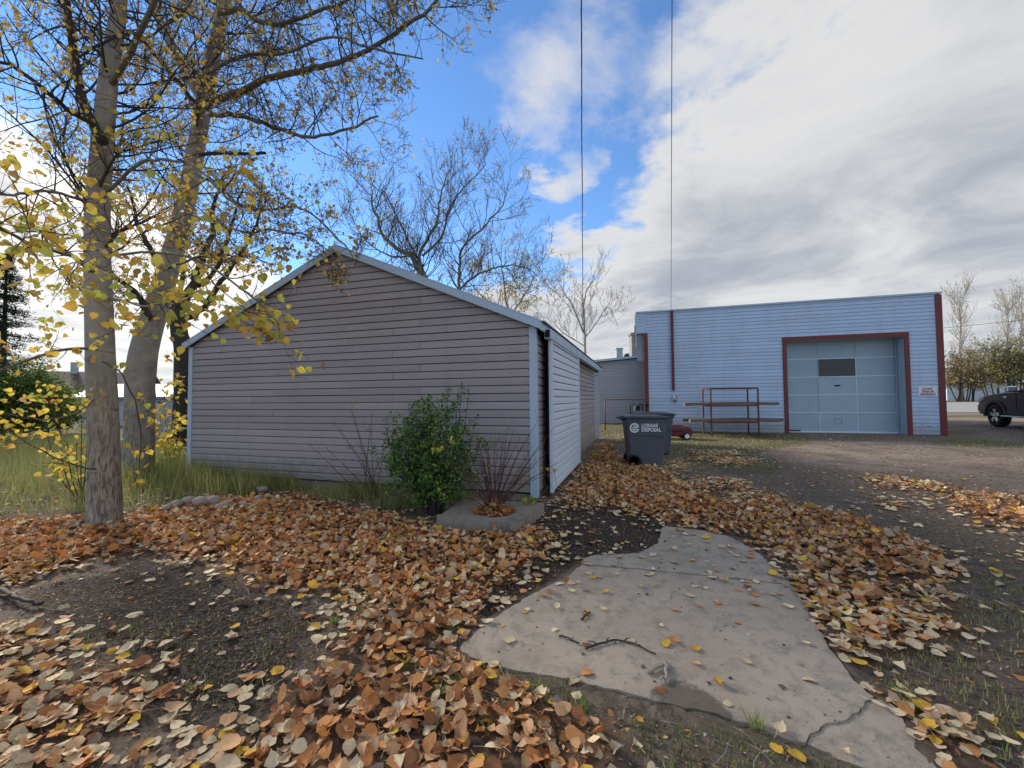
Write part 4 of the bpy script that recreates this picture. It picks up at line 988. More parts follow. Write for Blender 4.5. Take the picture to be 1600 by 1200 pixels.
# ---- trees beyond the road on the right
far = [('bare', (1500, 465), 1500, 60, 'tall bare poplar rising just right of the workshop corner'),
       ('bare', (1597, 455), 1592, 62, 'tall thin poplar at the right edge beyond the truck'),
       ('bare', (1575, 485), 1572, 66, 'tall slender poplar left of the one at the right edge')]
for i, (k_, top, bx_, Y_, lab) in enumerate(far):
    x, y = top
    backtree(lab, 'tree', [([(bx_, 622), (bx_, 580), ((bx_+x)/2, 530), (x, 490), (x, y)], Y_, .3, .03)], 3.4, 42, 1, 260, [OM, OG], [.4, .6], 'palebark', 'palebark', 50+i, .014, (.12, .20), name='poplar_tree', up=.8, nch=8, jitter=.3)
def crownblob(label, px0, px1, py0, py1, Y, n, mats, w, seed, stems=7, name='roadside_tree', sz=(.16, .32), base=626):
    t = empty(name, (0, 0, 0)); tag(t, label, 'tree'); R = random.Random(seed); mb = MB(); s = []
    cx = (px0+px1)/2; b = P(cx, base, Y); b.z = gzf(b.x, b.y)-.05
    tops = []
    for i in range(stems):
        f = (i+.5)/stems; tx_ = px0+(px1-px0)*f; e = P(tx_+R.uniform(-4, 4), py0+(py1-py0)*R.uniform(.05, .4), Y+R.uniform(-1.5, 1.5))
        st = b+Vector(((f-.5)*2.4, R.uniform(-.5, .5), 0)); mid = st.lerp(e, .45)+rvec(R)*.4; mid.x = st.x*.55+mid.x*.45
        pp = smooth([st, mid, e], 4); rr_ = [.11*(1-.8*i_/(len(pp)-1)) for i_ in range(len(pp))]
        MB().tube(pp, rr_, 6).build('trunk', M['darkbark'], t, True)
        side_shoots(mb, R, pp, rr_, 16, .35, 1.0, 2.4, s, 1, .2, .4, 6, minr=.014)
    o = mb.build('twigs', M['twig'], t); o['kind'] = 'stuff'
    leaves_on(t, 'foliage', s, R, n, sz[0], sz[1], mats, w, 'oval', hang=.3, jitter=.35); return t
crownblob('orange leaved low tree with many stems beside the workshop corner', 1478, 1534, 552, 626, 56, 1700, [OM, OG], [.8, .2], 61, 9)
crownblob('yellow green leafy tree beyond the road, above the white outbuilding', 1533, 1568, 535, 626, 58, 1500, [OM, OG], [.35, .65], 62, 5)
crownblob('olive green bushy tree beyond the truck hood at the right edge', 1562, 1625, 530, 626, 57, 2300, [OM, OG], [.2, .8], 63, 8)
crownblob('tangled brown tree far behind the orange one', 1490, 1545, 545, 626, 72, 1200, [OM, OG], [.6, .4], 64, 6)
crownblob('farther rust tinted tree between the tall poplars', 1545, 1600, 520, 626, 76, 1500, [OM, OG], [.75, .25], 65, 6)
for i_, (a_, b_, yy_, dist_, lb_) in enumerate([(-900, -560, 500, 60, 'broad orange tree far off to the left of the lawn'), (-520, -330, 540, 66, 'olive tree far left behind the lawn, beside the orange one'), (-310, -150, 520, 70, 'yellowing tree far left, nearest the dark spruce'), (-1500, -1000, 470, 58, 'wide olive tree beyond the left end of the lawn')]):
    crownblob(lb_, a_, b_, yy_, 626, dist_, 1500, [OM, OG], [.6, .4] if i_ % 2 == 0 else [.2, .8], 160+i_, 8, sz=(.3, .6))
# ---- left background: spruce, olive shrub, hedge
def spruce(label, px, top, Y, base, R0, seed):
    t = empty('spruce_tree'); tag(t, label, 'tree'); R = random.Random(seed); b = P(px, base, Y); b.z = -.05; T = P(px, top, Y); H = T.z-b.z
    MB().tube([b, b+Vector((0, 0, H))], [.16, .02], 8).build('trunk', M['darkbark'], t)
    mb = MB(); s = []
    for i in range(int(H*26)):
        z = H*(.06+.92*R.random()**.9); rr2 = R0*(1-z/H)**.85*R.uniform(.8, 1.15)+.1; a = R.random()*6.283
        p0 = b+Vector((0, 0, z)); p1 = p0+Vector((math.cos(a)*rr2*.6, math.sin(a)*rr2*.6, -.12*rr2)); p2 = p0+Vector((math.cos(a)*rr2, math.sin(a)*rr2, -.10*rr2+.03))
        mb.tube([p0, p1, p2], [.02, .012, .005], 3, False)
        for q in range(10): u_ = .25+.75*q/9; s.append((p0.lerp(p2, u_)+Vector((0, 0, -.1*rr2*u_*.3)), Vector((math.cos(a), math.sin(a), 0))))
    o = mb.build('twigs', M['twig'], t); o['kind'] = 'stuff'
    n = min(16000, len(s)*6); idx = rng.integers(0, len(s), n); pos = np.array([s[i][0] for i in idx])+rng.normal(0, .07, (n, 3))
    o = leaf_mesh('needles', pos, rng.random(n)*6.283, rng.normal(-.3, .5, n), rng.normal(0, .4, n), rng.uniform(.12, .24, n), np.zeros(n), np.zeros(n), np.zeros(n, int), [SPM], 'tiny', .35, t); o['kind'] = 'stuff'
spruce('dark spruce at the far left edge of the yard', 2, 392, 18, 640, 1.9, 71)
spruce('small dark spruce tip showing between the annex and chimney', 981, 552, 38, 630, 1.2, 72)
def shrub(name, label, c, rx, ry, h, n, mats, w, seed, lsz, stems=26, lean=0.0, top=1.0, kind='oval', cat='shrub', spiky=.0):
    t = empty(name, c); tag(t, label, cat); R = random.Random(seed); mb = MB(); s = []
    for i in range(stems):
        a = R.random()*6.283; q = math.sqrt(R.random()); e = Vector((math.cos(a)*q*rx+lean*h, math.sin(a)*q*ry, h*(1-.55*q*q)*R.uniform(.7, 1.05)*top))
        m_ = Vector((e.x*.45, e.y*.45, e.z*.55)); pp = smooth([Vector((math.cos(a)*.08, math.sin(a)*.08, -.02)), m_, e], 4); rr_ = [.010*(1-.75*k/(len(pp)-1)) for k in range(len(pp))]
        mb.tube(pp, rr_, 4, False); side_shoots(mb, R, pp, rr_, 9, .15, 1.0, h*.24, s, 1, .25, .5, 4, minr=.0015)
    o = mb.build('stems', M['twig'], t); o['kind'] = 'stuff'
    leaves_on(t, 'foliage', s, R, n, lsz[0], lsz[1], mats, w, kind, hang=.35, jitter=.03 if h < 3 else .12)
    return t
YG = leafmat('shrub_leaf_olive', (.10, .14, .035), .4, .4, .5, (.16, .17, .045))
p = P(35, 640, 17.5); shrub('garden_shrub', 'broad olive green shrub beyond the lawn at far left', (p.x, p.y, 0), 2.3, 1.2, 3.0, 15000, [YG, BM[1]], [.6, .4], 73, (.07, .13), 40)
p = P(92, 640, 20); shrub('garden_shrub', 'smaller yellow green shrub in front of the reddish roofed house', (p.x, p.y, 0), 1.1, 1.0, 2.1, 6000, [YG, TM[2]], [.7, .3], 74, (.06, .11), 26)
# ---- green shrub against the gable wall
p = G(672, 812); GB = (p.x+.02, p.y+.24, 0)
RB2 = random.Random(80)
gb = shrub('green_shrub', 'dense dark green shrub growing against the gable wall', GB, .62, .36, 1.52, 9000, BM+[TM[2]], [.46, .49, .05], 80, (.026, .050), 34)
def shoots_only(parent, c, tops, seed, n, lsz):
    R = random.Random(seed); mb = MB(); s = []
    for (x, y, Yd) in tops:
        e = P(x, y, Yd)-Vector(c); pp = smooth([Vector((e.x*.3, e.y*.3, .3)), Vector((e.x*.8, e.y*.8, e.z*.62)), e], 6); mb.tube(pp, [.005]*5+[.003]*(len(pp)-5), 4, False)
        for i in range(5, len(pp)): s += [(pp[i], Vector((0, 0, 1)))]*2
    o = mb.build('stems', M['twig'], parent); o['kind'] = 'stuff'
    leaves_on(parent, 'foliage', s, R, n, lsz[0], lsz[1], BM, [.8, .2], 'oval', hang=.2, jitter=.028)
shoots_only(gb, GB, [(655, 627, 5.5), (648, 640, 5.5), (700, 605, 5.4), (690, 622, 5.5), (722, 600, 5.4), (716, 612, 5.45), (733, 607, 5.4), (640, 655, 5.5), (743, 650, 5.4), (748, 690, 5.35), (610, 690, 5.5), (604, 672, 5.5), (700, 640, 5.4), (672, 640, 5.4)], 81, 620, (.028, .045))
# ---- bare canes in the planter and along the wall
def canes(name, label, c, tops, r, matn, seed, leaves=0, cat='shrub', jit=.05):
    t = empty(name, c); tag(t, label, cat); R = random.Random(seed); cv = Vector(c); s = []
    for (x, y, Yd) in tops:
        e = P(x, y, Yd)-cv; b = Vector((R.uniform(-jit, jit), R.uniform(-jit, jit), 0)); m_ = b.lerp(e, .5)+Vector((0, 0, .04))+rvec(R)*.03
        pp = smooth([b, m_, e], 5); rr_ = [r*(1-.7*i/(len(pp)-1)) for i in range(len(pp))]
        mb = MB().tube(pp, rr_, 5); side_shoots(mb, R, pp, rr_, 4, .35, .98, e.length*.16, s, 0, .5, .5, 3, minr=.0012, spread=.5); mb.build('cane', M[matn], t, True)
    if leaves:
        leaves_on(t, 'foliage', s, R, leaves, .025, .05, TM, [.2, .1, .2, .5], 'oval', jitter=.015)
    return t
pc = G(772, 798, .15); CT = []
for i in range(40):
    a = RB2.uniform(-1, 1); CT.append((776+a*74+RB2.uniform(-8, 8), 655+abs(a)**1.5*70+RB2.uniform(0, 55), pc.y+RB2.uniform(-.25, .3)))
CT += [(858, 705, 5.2), (866, 668, 5.3), (872, 722, 5.2), (842, 655, 5.4), (846, 690, 5.3), (705, 700, 5.2), (698, 716, 5.0), (868, 735, 5.1)]
canes('cane_shrub', 'cluster of thin bare reddish canes rising from the concrete planter slab', (pc.x, pc.y, .14), CT, .0068, 'cane', 82, 70)
# rosette of dead tan leaves at its foot
n = 620; a = rng.random(n)*6.283; q = rng.random(n)**.8*.25
pos = np.stack([pc.x+np.cos(a)*q, pc.y-.02+np.sin(a)*q, .15+rng.random(n)*.16*np.clip(1-q/.17, 0, 1)+.012], -1)
o = leaf_mesh('dead_leaf_clump', pos, a-1.57+rng.normal(0, .3, n), .9-np.minimum(q, .2)*4.5+rng.normal(0, .35, n), rng.normal(0, .3, n), rng.uniform(.05, .10, n), rng.normal(.3, .3, n), rng.uniform(0, .5, n), rng.choice(3, n), [LM[1], LM[2], LM[3]], 'oval', .55)
tag(o, 'dead curled tan leaves heaped at the foot of the bare canes in the planter', 'dead leaves', None, 'stuff')
p = G(570, 790); canes('wall_stems', 'sparse bare upright stems in front of the gable wall, left of the green shrub', (p.x, p.y+.35, 0), [(546, 632, 5.7), (520, 660, 5.7), (552, 648, 5.7), (580, 665, 5.7), (583, 640, 5.7), (562, 690, 5.7), (600, 690, 5.6), (510, 700, 5.7), (530, 610+60, 5.7), (592, 720, 5.6), (478, 690, 6.0), (480, 740, 6)], .006, 'cane', 83, 16, jit=.16)
# big bright leaves caught among the canes
def cluster(name, label, pts, size, m, cat='plant', seed=1):
    t = empty(name, pts[0]); tag(t, label, cat); c = Vector(pts[0]); R = random.Random(seed)
    for i, q in enumerate(pts):
        for k in range(2):
            o = link('leaf', LEAFV[m][(i+k) % 4], t); o.location = Vector(q)-c+rvec(R)*size*.25; o.scale = (size*R.uniform(.8, 1.1),)*3; o.rotation_euler = (-1.2+R.uniform(-.5, .5), R.uniform(-.4, .4), R.uniform(-.9, .9)+k)
        MB().tube([Vector(q)-c, Vector(q)-c+Vector((.02, .05, -.12)), Vector(q)-c+Vector((.05, .1, -.26))], .0025, 4).build('stem', M['twig'], t)
    return t
cluster('maple_seedling', 'bright yellow green large leaves caught in the front of the green shrub', [P(688, 703, 4.75), P(678, 703, 4.78), P(706, 688, 4.7)], .085, 2)
cluster('maple_seedling', 'yellow green leaves sprouting beside the shed corner on the planter slab', [P(818, 783, 5.3), P(834, 786, 5.3), P(826, 780, 5.35)], .10, 2, seed=2)
cluster('maple_seedling', 'few yellow leaves on thin stems in front of the shed doorway', [P(856, 733, 5.3), P(866, 736, 5.3), P(843, 731, 5.3)], .05, 0, seed=3)
cluster('maple_seedling', 'small pale green leaves low on the green shrub', [P(686, 767, 4.7), P(694, 772, 4.7)], .05, 2, seed=5)
# yellow suckers behind the poplars
def sapling(label, c, tops, n, seed, sz, w=(.75, .1, .15, 0)):
    t = empty('poplar_sapling', c); tag(t, label, 'sapling'); R = random.Random(seed); cv = Vector(c); s = []
    for (x, y, Yd) in tops:
        e = P(x, y, Yd)-cv; pp = smooth([Vector((R.uniform(-.1, .1), 0, 0)), Vector((e.x*.7, e.y*.7, e.z*.5)), e], 5); rr_ = [.008*(1-.6*i/(len(pp)-1)) for i in range(len(pp))]
        mb = MB().tube(pp, rr_, 5); side_shoots(mb, R, pp, rr_, 7, .15, 1.0, .35, s, 0, .2, .5, 3, minr=.002); mb.build('stem', M['twig'], t, True)
    leaves_on(t, 'foliage', s, R, n, sz[0], sz[1], TM, w, hang=.45, jitter=.07); return t
p = P(268, 690, 8.6); sapling('clump of yellow leaved poplar suckers between the thick poplar and the shed', (p.x, p.y, 0), [(256, 600, 8.6), (272, 560, 8.5), (286, 610, 8.6), (262, 650, 8.5), (290, 660, 8.5), (250, 645, 8.6), (276, 600, 8.5)], 210, 91, (.08, .13))
p = P(128, 720, 6.2); sapling('low yellow leaved poplar sucker left of the nearest trunk', (p.x, p.y, 0), [(75, 685, 5.6), (105, 690, 5.6), (128, 650, 5.8), (120, 690, 5.7), (140, 640, 6), (95, 700, 5.5), (142, 690, 5.8)], 62, 92, (.07, .11))
# ---- grass
def grass_patch(name, label, polypx, n, h0, h1, mats, w, zpow=1, z=0.0, lean=.5, width=.006, yrange=None):
    xs_ = [x for x, y in polypx]; ys_ = [y for x, y in polypx]; pts = []
    gpts = [G(x, max(y, 626)) for x, y in polypx]; X0, X1 = min(g.x for g in gpts), max(g.x for g in gpts); Y0, Y1 = min(g.y for g in gpts), max(g.y for g in gpts)
    gpoly = [(g.x, g.y) for g in gpts]; out = []; tot = 0
    while tot < n:
        x = rng.uniform(X0, X1, n*2); y = rng.uniform(Y0, Y1, n*2); ok = inpoly(x, y, gpoly) & (rng.random(n*2) < sstep(.3, .6, fbm(x, y, 1.8, 77))+.12) & ~shed_in(x, y) & ~in_pad(x, y)
        out.append(np.stack([x[ok], y[ok]], -1)); tot += ok.sum()
    xy = np.concatenate(out)[:n]; base = np.concatenate([xy, gz(xy[:, 0], xy[:, 1])[:, None]-.005], 1)
    h = rng.uniform(h0, h1, n)*(.5+.8*fbm(xy[:, 0], xy[:, 1], 1.2, 55)); o = blades(name, base, h, h*lean*rng.random(n), np.full(n, width)*(.6+.8*rng.random(n)), mats, rng.choice(len(mats), n, p=w))
    tag(o, label, 'grass', None, 'stuff'); return o
def shed_in(x, y):
    dx, dy = x-C0.x, y-C0.y; u = dx*BU.x+dy*BU.y; v = dx*BV.x+dy*BV.y; return (u > UL-.03) & (u < .03) & (v > -.03) & (v < SL)
grass_patch('tall_grass', 'tall green and straw coloured grass around the two poplar trunks', [(-160, 700), (150, 690), (215, 715), (300, 712), (420, 740), (500, 765), (420, 775), (300, 785), (190, 800), (60, 805), (-200, 815)], 19000, .12, .62, GM, [.5, .5], lean=.9)
grass_patch('tall_grass', 'grass and weeds along the foot of the gable wall', [(300, 712), (430, 735), (560, 752), (700, 768), (760, 790), (720, 800), (600, 802), (480, 782), (380, 772), (300, 765)], 6500, .08, .36, GM, [.6, .4], lean=.6)
grass_patch('tall_weeds', 'tall green weeds between the thick poplar and the left end of the gable wall', [(205, 705), (300, 706), (400, 728), (430, 752), (380, 765), (240, 760), (200, 740)], 4200, .25, .70, GM, [.72, .28], lean=.55, width=.008)
grass_patch('lawn_grass', 'short lawn beyond the poplars at the left', [(-250, 668), (60, 664), (290, 668), (285, 700), (150, 702), (-200, 720)], 12000, .04, .12, GM, [.45, .55], width=.014)
grass_patch('short_grass', 'worn green grass between the bins and the workshop', [(940, 662), (1235, 674), (1260, 690), (1180, 700), (1220, 730), (1060, 735), (1040, 700), (945, 690)], 6000, .03, .09, GM, [.3, .7], width=.012)
grass_patch('short_grass', 'scattered grass in the dirt on the right side of the pad', [(1210, 880), (1700, 900), (1750, 1230), (1480, 1210), (1380, 1060)], 2400, .02, .06, GM, [.4, .6])
grass_patch('short_grass', 'thin grass along the near edge of the pad', [(730, 1035), (900, 1070), (1100, 1120), (1280, 1170), (1460, 1235), (900, 1240), (760, 1090)], 1900, .02, .07, GM, [.8, .2], width=.004)
grass_patch('short_grass', 'sparse grass tufts among the leaves in the foreground', [(-100, 1000), (380, 960), (650, 880), (760, 960), (740, 1240), (-100, 1240)], 1900, .02, .07, GM, [.7, .3], width=.004)
grass_patch('short_grass', 'grass strip by the right corner of the workshop', [(1440, 684), (1640, 690), (1660, 702), (1500, 700)], 700, .03, .09, GM, [.4, .6], width=.016)
# tufts
TF = [(625, 848, .14), (700, 988, .10), (522, 975, .08), (1095, 1020, 0), (908, 1108, .10), (1105, 1075, 0), (1180, 1140, .11), (1408, 1085, .10), (1420, 1105, .08), (1320, 878, .07), (1290, 865, .06), (1225, 862, .06), (840, 1075, .07), (720, 1070, .10), (690, 1090, .10), (630, 1050, .08), (1300, 960, .06), (450, 850, .05), (880, 805, .06), (1010, 755, .06), (160, 1100, .07), (300, 1080, .06), (680, 1140, .09), (760, 1140, .10), (1540, 690, .12), (1060, 672, .2), (1145, 668, .25), (1190, 700, .08), (1040, 760, .05)]
k = 0
tuft_lab = []
for (x, y, h) in TF:
    if h == 0: continue
    g = G(x, y); n = 70; a = rng.random(n)*6.283; q = rng.random(n)*max(.02, h*.3)
    base = np.stack([np.cos(a)*q, np.sin(a)*q, np.zeros(n)], -1); hh = rng.uniform(.4, 1, n)*h
    o = blades('grass_tuft', base, hh, hh*rng.uniform(.2, 1.0, n), np.full(n, .004 if g.y < 5 else .012), [GM[0], TM[2]], rng.choice(2, n, p=[.85, .15])); o.location = (g.x, g.y, gzf(g.x, g.y)-.004)
    where = 'in the leaf litter left of the concrete pad' if x < 730 else 'at the near edge of the concrete pad' if y > 1040 and x < 1250 else 'among leaves right of the concrete pad' if y > 850 and x > 1200 else 'near the shed and bins' if x < 1045 else 'in the dirt before the workshop'
    tag(o, 'small green grass tuft '+where, 'grass tuft', 'small grass tufts '+where)
# ================================================================= PLANTER SLAB
pl = empty('planter_slab'); tag(pl, 'weathered square concrete planter slab at the corner of the shed holding bare canes', 'planter')
slab('slab_top', [(682, 808), (724, 780), (850, 786), (806, 816)], pl, 9, .15, .2, M['pconc'])
q = G(772, 798, .15); m = MB()
m.lathe([(.25, -.01), (.18, .010), (.10, .03), (.0, .045)], 20); o = m.build('soil', mat('planter_soil', (.05, .038, .03), .95, .3, 20, .01, 50), pl, True); o.location = q
# ================================================================= BINS
def bin_(name, label, px0, py0, D, rz, group, logo=True, parent_words=None):
    g = G(px0, py0); t = empty(name, (g.x, g.y, gzf(g.x, g.y)), rz); t.scale = (1.12, 1.0, 1.07); tag(t, label, 'wheelie bin', group)
    H = 1.0; bm = bmesh.new(); W_ = .66
    # body: side silhouette in x (hinge at -x), lofted upward
    lev = [(0, .27, -.30, .27), (.03, .29, -.31, .30), (.5, .31, -.345, .345), (.83, .325, -.37, .375), (.93, .33, -.38, .385), (.935, .345, -.40, .41), (.97, .345, -.40, .41)]
    ring = []
    for z, hw, xa, xb in lev:
        r_ = .05; pts = []
        for cx, cy, a0 in ((xb-r_, hw-r_, 0), (xa+r_, hw-r_, 90), (xa+r_, -hw+r_, 180), (xb-r_, -hw+r_, 270)):
            for k in range(5): a = math.radians(a0+k*22.5); pts.append((cx+r_*math.cos(a), cy+r_*math.sin(a), z))
        ring.append([bm.verts.new(p) for p in pts])
    for i in range(len(ring)-1):
        n = len(ring[i])
        for j in range(n): bm.faces.new((ring[i][j], ring[i][(j+1) % n], ring[i+1][(j+1) % n], ring[i+1][j]))
    bm.faces.new(ring[0][::-1]); bm.faces.new(ring[-1])
    me = bpy.data.meshes.new('body'); bm.to_mesh(me); bm.free(); me.materials.append(M['bin']); body = link('body', me, t)
    sm = body.modifiers.new('b', 'BEVEL'); sm.width = .008; sm.segments = 2; sm.limit_method = 'ANGLE'
    # wheel arch: black recess panel with wheel inside
    for s in (-1, 1):
        m = MB(); pts = [(-.31, 0.005), (-.10, .005), (-.095, .08), (-.11, .16), (-.15, .215), (-.20, .245), (-.27, .25), (-.325, .24)]
        m.prism([(x, s*.303, z) for x, z in pts], (0, s*.012, 0)); m.build('wheel_arch', M['black'], t)
        MB().lathe([(.10, -.025), (.125, -.02), (.125, .02), (.10, .025)], 24, 'Y', (-.24, s*.315, .125)).build('wheel', M['black'], t, True)
        m = MB(); m.box((.0, s*.338, .66), (.66, .012, .03)); m.box((.255, s*.336, .62), (.16, .01, .028)); m.build('moulded_rib', M['bin'], t, bevel=.004)
    MB().tube([(-.24, -.31, .125), (-.24, .31, .125)], .014, 8).build('axle', M['box'], t)
    MB().box((.0, 0, .915), (.80, .68, .03)).build('rim', M['bin'], t, bevel=.008)
    # lid: shallow dome overhanging
    bm = bmesh.new(); lv = [(.965, .355, -.42, .44), (.995, .36, -.43, .45), (1.01, .34, -.42, .42), (1.035, .24, -.36, .28), (1.045, .12, -.30, .12)]
    ring = []
    for z, hw, xa, xb in lv:
        r_ = min(.06, hw*.45); pts = []
        for cx, cy, a0 in ((xb-r_, hw-r_, 0), (xa+r_, hw-r_, 90), (xa+r_, -hw+r_, 180), (xb-r_, -hw+r_, 270)):
            for k in range(5): a = math.radians(a0+k*22.5); pts.append((cx+r_*math.cos(a), cy+r_*math.sin(a), z))
        ring.append([bm.verts.new(p) for p in pts])
    for i in range(len(ring)-1):
        n = len(ring[i])
        for j in range(n): bm.faces.new((ring[i][j], ring[i][(j+1) % n], ring[i+1][(j+1) % n], ring[i+1][j]))
    bm.faces.new(ring[0][::-1]); bm.faces.new(ring[-1])
    me = bpy.data.meshes.new('lid'); bm.to_mesh(me); bm.free(); me.materials.append(M['lid']); me.shade_smooth(); lid = link('lid', me, t)
    MB().tube([(-.40, -.25, .95), (-.50, -.25, .985), (-.52, -.1, .99), (-.52, .1, .99), (-.50, .25, .985), (-.40, .25, .95)], .016, 8).build('handle', M['lid'], t, True)
    for s in (-1, 1): MB().box((-.43, s*.2, .97), (.07, .06, .05)).build('hinge', M['lid'], t, bevel=.008)
    if logo:
        # circular swirl emblem and two lines of white lettering on the side facing the yard
        lg = empty('logo'); lg.parent = t; lg.location = (-.23, -.354, .79); lg.rotation_euler = (math.pi/2+.02, 0, 0)
        m = MB(); R_ = .075; lg.scale = (1.2, 1.3, 1)
        for (ra, rb, a0, a1) in ((.052, .075, 20, 345), (.022, .040, -160, 120)):
            n = 28
            vs = []; 
            for i in range(n+1):
                a = math.radians(a0+(a1-a0)*i/n); vs += [(ra*math.cos(a), ra*math.sin(a), .002), (rb*math.cos(a), rb*math.sin(a), .002)]
            m.add(vs, [(2*i, 2*i+1, 2*i+3, 2*i+2) for i in range(n)])
        m.add([(-.035, -.008, .002), (.068, .012, .002), (.068, .026, .002), (-.035, .008, .002)], [(0, 1, 2, 3)])
        m.build('emblem', M['white'], lg)
        for i, s_ in enumerate(('LORAAS', 'DISPOSAL')):
            me = text_mesh(s_, .078, .001, M['white'], 'LEFT'); o = link('lettering', me, lg); o.location = (.105, .010-.066*i, .002); o.scale = (.88, 1, 1)
    return t
bin_('wheelie_bin', 'dark grey wheeled bin with white lettering, the nearer of the two', 1007, 727, 9, math.radians(-7), 'wheeled bins beside the shed')
b2 = bin_('wheelie_bin', 'plain dark wheeled bin mostly hidden behind the lettered one', 1023, 708, 9.6, math.radians(-7), 'wheeled bins beside the shed', logo=False)
# ================================================================= RED PIPE RAIL by the annex
p0 = P(945.5, 656, 19.5); p1 = P(945.5, 624.5, 19.5); p2 = P(1012, 624.5, 19.5); p3 = P(1012, 656, 19.5); p0.z = 0; p3.z = 0
t = empty('pipe_rail', p0); tag(t, 'thin dark red pipe rail standing before the grey annex', 'rail')
o0 = p0.copy()
for a, b, nm in ((p0, p1, 'post'), (p1, p2, 'top_rail'), (p2, p3, 'post')): MB().tube([a-o0, b-o0], .025, 8).build(nm, M['rust'], t, True)
# oddments seen above the bins: small valve / meter
p = P(995, 637, 17.5); t = empty('gas_meter', (p.x, p.y, 0)); tag(t, 'small dark gas meter with pipes seen just above the bin lids', 'gas meter')
MB().box((0, 0, p.z-.05), (.20, .2, .22)).build('meter_case', M['bin'], t, bevel=.03)
MB().lathe([(.10, -.03), (.10, .03)], 16, 'Y', (.02, -.12, p.z)).build('dial', M['dark'], t)
for x in (-.28, .25, .42): MB().tube([(x, 0, 0), (x, 0, p.z+.10), (x*.3, 0, p.z+.16)], .025, 8).build('pipe', M['dark'], t, True)
MB().lathe([(.05, p.z+.05), (.09, p.z+.08), (.09, p.z+.15), (.04, p.z+.18)], 12, 'Z', (.42, 0, 0)).build('regulator', M['dark'], t, True)
# ================================================================= RACK
RK = P(1111, 640, 15.9); RK.z = 0
rk = empty('pipe_rack', RK, -TH*.35); tag(rk, 'red steel pipe rack holding two long plank shelves against the workshop wall', 'rack')
Wd = P(1181, 640, 15.2).x-RK.x
Wd = 1.72; Dp = .85; Hh = 1.83
def pipe(a, b, nm, m='rust'): MB().box(((a[0]+b[0])/2, (a[1]+b[1])/2, (a[2]+b[2])/2), tuple(max(abs(a[i]-b[i])+ (0 if i != k_ else 0), .05) for i, k_ in ((0, 0), (1, 1), (2, 2)))).build(nm, M[m], rk, bevel=.004)
for x in (0, Wd):
    for y in (0, Dp): pipe((x, y, 0), (x, y, Hh), 'post')
for y in (0, Dp): pipe((.02, y, Hh), (Wd-.02, y, Hh), 'top_bar')
for x in (0, Wd): pipe((x, .02, Hh), (x, Dp-.02, Hh), 'top_bar')
for z in (1.16, .52):
    for x in (0, Wd): pipe((x, .02, z), (x, Dp-.02, z), 'cross_bar')
    for y in (.0, Dp): pipe((.02, y, z), (Wd-.02, y, z), 'cross_bar')
# planks lie on the bars: things of their own
labs = ['weathered plank at the front of the upper rack shelf', 'weathered plank at the back of the upper rack shelf', 'greyish plank in the middle of the upper rack shelf', 'reddish plank at the front of the lower rack shelf', 'worn plank at the back of the lower rack shelf', 'brown plank in the middle of the lower rack shelf']
spec = [(-.95, 2.35, .14, 1.2), (-.8, 2.75, .68, 1.2), (-.88, 2.55, .41, 1.2), (-.75, 2.5, .14, .56), (-.9, 2.9, .68, .56), (-.6, 2.6, .41, .56)]
Rm = Matrix.Rotation(-TH*.35, 4, 'Z')
for i, (xa, xb, y, z) in enumerate(spec):
    m = MB(); n = 8
    for k_ in range(n): x0_ = xa+(xb-xa)*k_/n; x1_ = xa+(xb-xa)*(k_+1)/n
    vs = []
    for k_ in range(n+1):
        x = (xb-xa)*(k_/n-.5); sag = -.02*(abs(x)/1.6)**2+.004*math.sin(k_+i)
        vs += [(x, -.12, sag), (x, .12, sag), (x, .12, sag+.11), (x, -.12, sag+.11)]
    fs = [(4*k_+a, 4*k_+b, 4*k_+4+b, 4*k_+4+a) for k_ in range(n) for a, b in ((0, 1), (1, 2), (2, 3), (3, 0))]+[(3, 2, 1, 0), (4*n, 4*n+1, 4*n+2, 4*n+3)]
    m.add(vs, fs); o = m.build('plank', M['plank'], None); o.location = RK+(Rm @ Vector(((xa+xb)/2, y, z-.012+.003*i))); o.rotation_euler = (0, 0, -TH*.35+random.uniform(-.012, .012)); tag(o, labs[i], 'plank', 'planks lying on the pipe rack')
# ================================================================= RED CART under the rack
CP = P(1048, 665, 15.0); CP.z = 0
ct = empty('red_cart', CP, -.12); tag(ct, 'low dark red rounded toy wagon with white hubbed wheels behind the bins', 'wagon')
redm = mat('cart_red', (.13, .012, .018), .35, .1, 6, coat=.3)
prof = [(-.62, .12), (.60, .12), (.68, .2), (.70, .32), (.62, .44), (.45, .47), (.0, .46), (-.25, .45), (-.62, .42)]
MB().prism([(x, -.28, z) for x, z in prof], (0, .56, 0)).build('body', redm, ct, bevel=.05, seg=3)
MB().box((-.05, 0, .50), (.85, .42, .03)).build('seat_board', M['rust'], ct, bevel=.008)
MB().box((-.45, -.29, .27), (.20, .012, .12)).build('label', M['white'], ct)
MB().box((.1, -.286, .3), (.5, .01, .03)).build('side_groove', M['dark'], ct)
for x in (-.5, .47):
    for s in (-1, 1):
        w_ = MB().lathe([(.10, -.03), (.13, -.025), (.13, .025), (.10, .03)], 20, 'Y', (x, s*.29, .13)).build('wheel', M['black'], ct, True)
        MB().lathe([(.085, -.012), (.06, .0), (.085, .012)], 16, 'Y', (x, s*.325, .13)).build('hub', M['white'], w_, True)
# ================================================================= TRUCK
tp = P(1556, 660, 16.6); tz = gzf(tp.x, tp.y)
tk = empty('pickup_truck', (tp.x, tp.y, tz), math.radians(-112.8)); tk.scale = (1.1, 1.1, 1.1); tag(tk, 'dark maroon pickup truck with alloy wheels, cut off by the right edge', 'pickup truck')
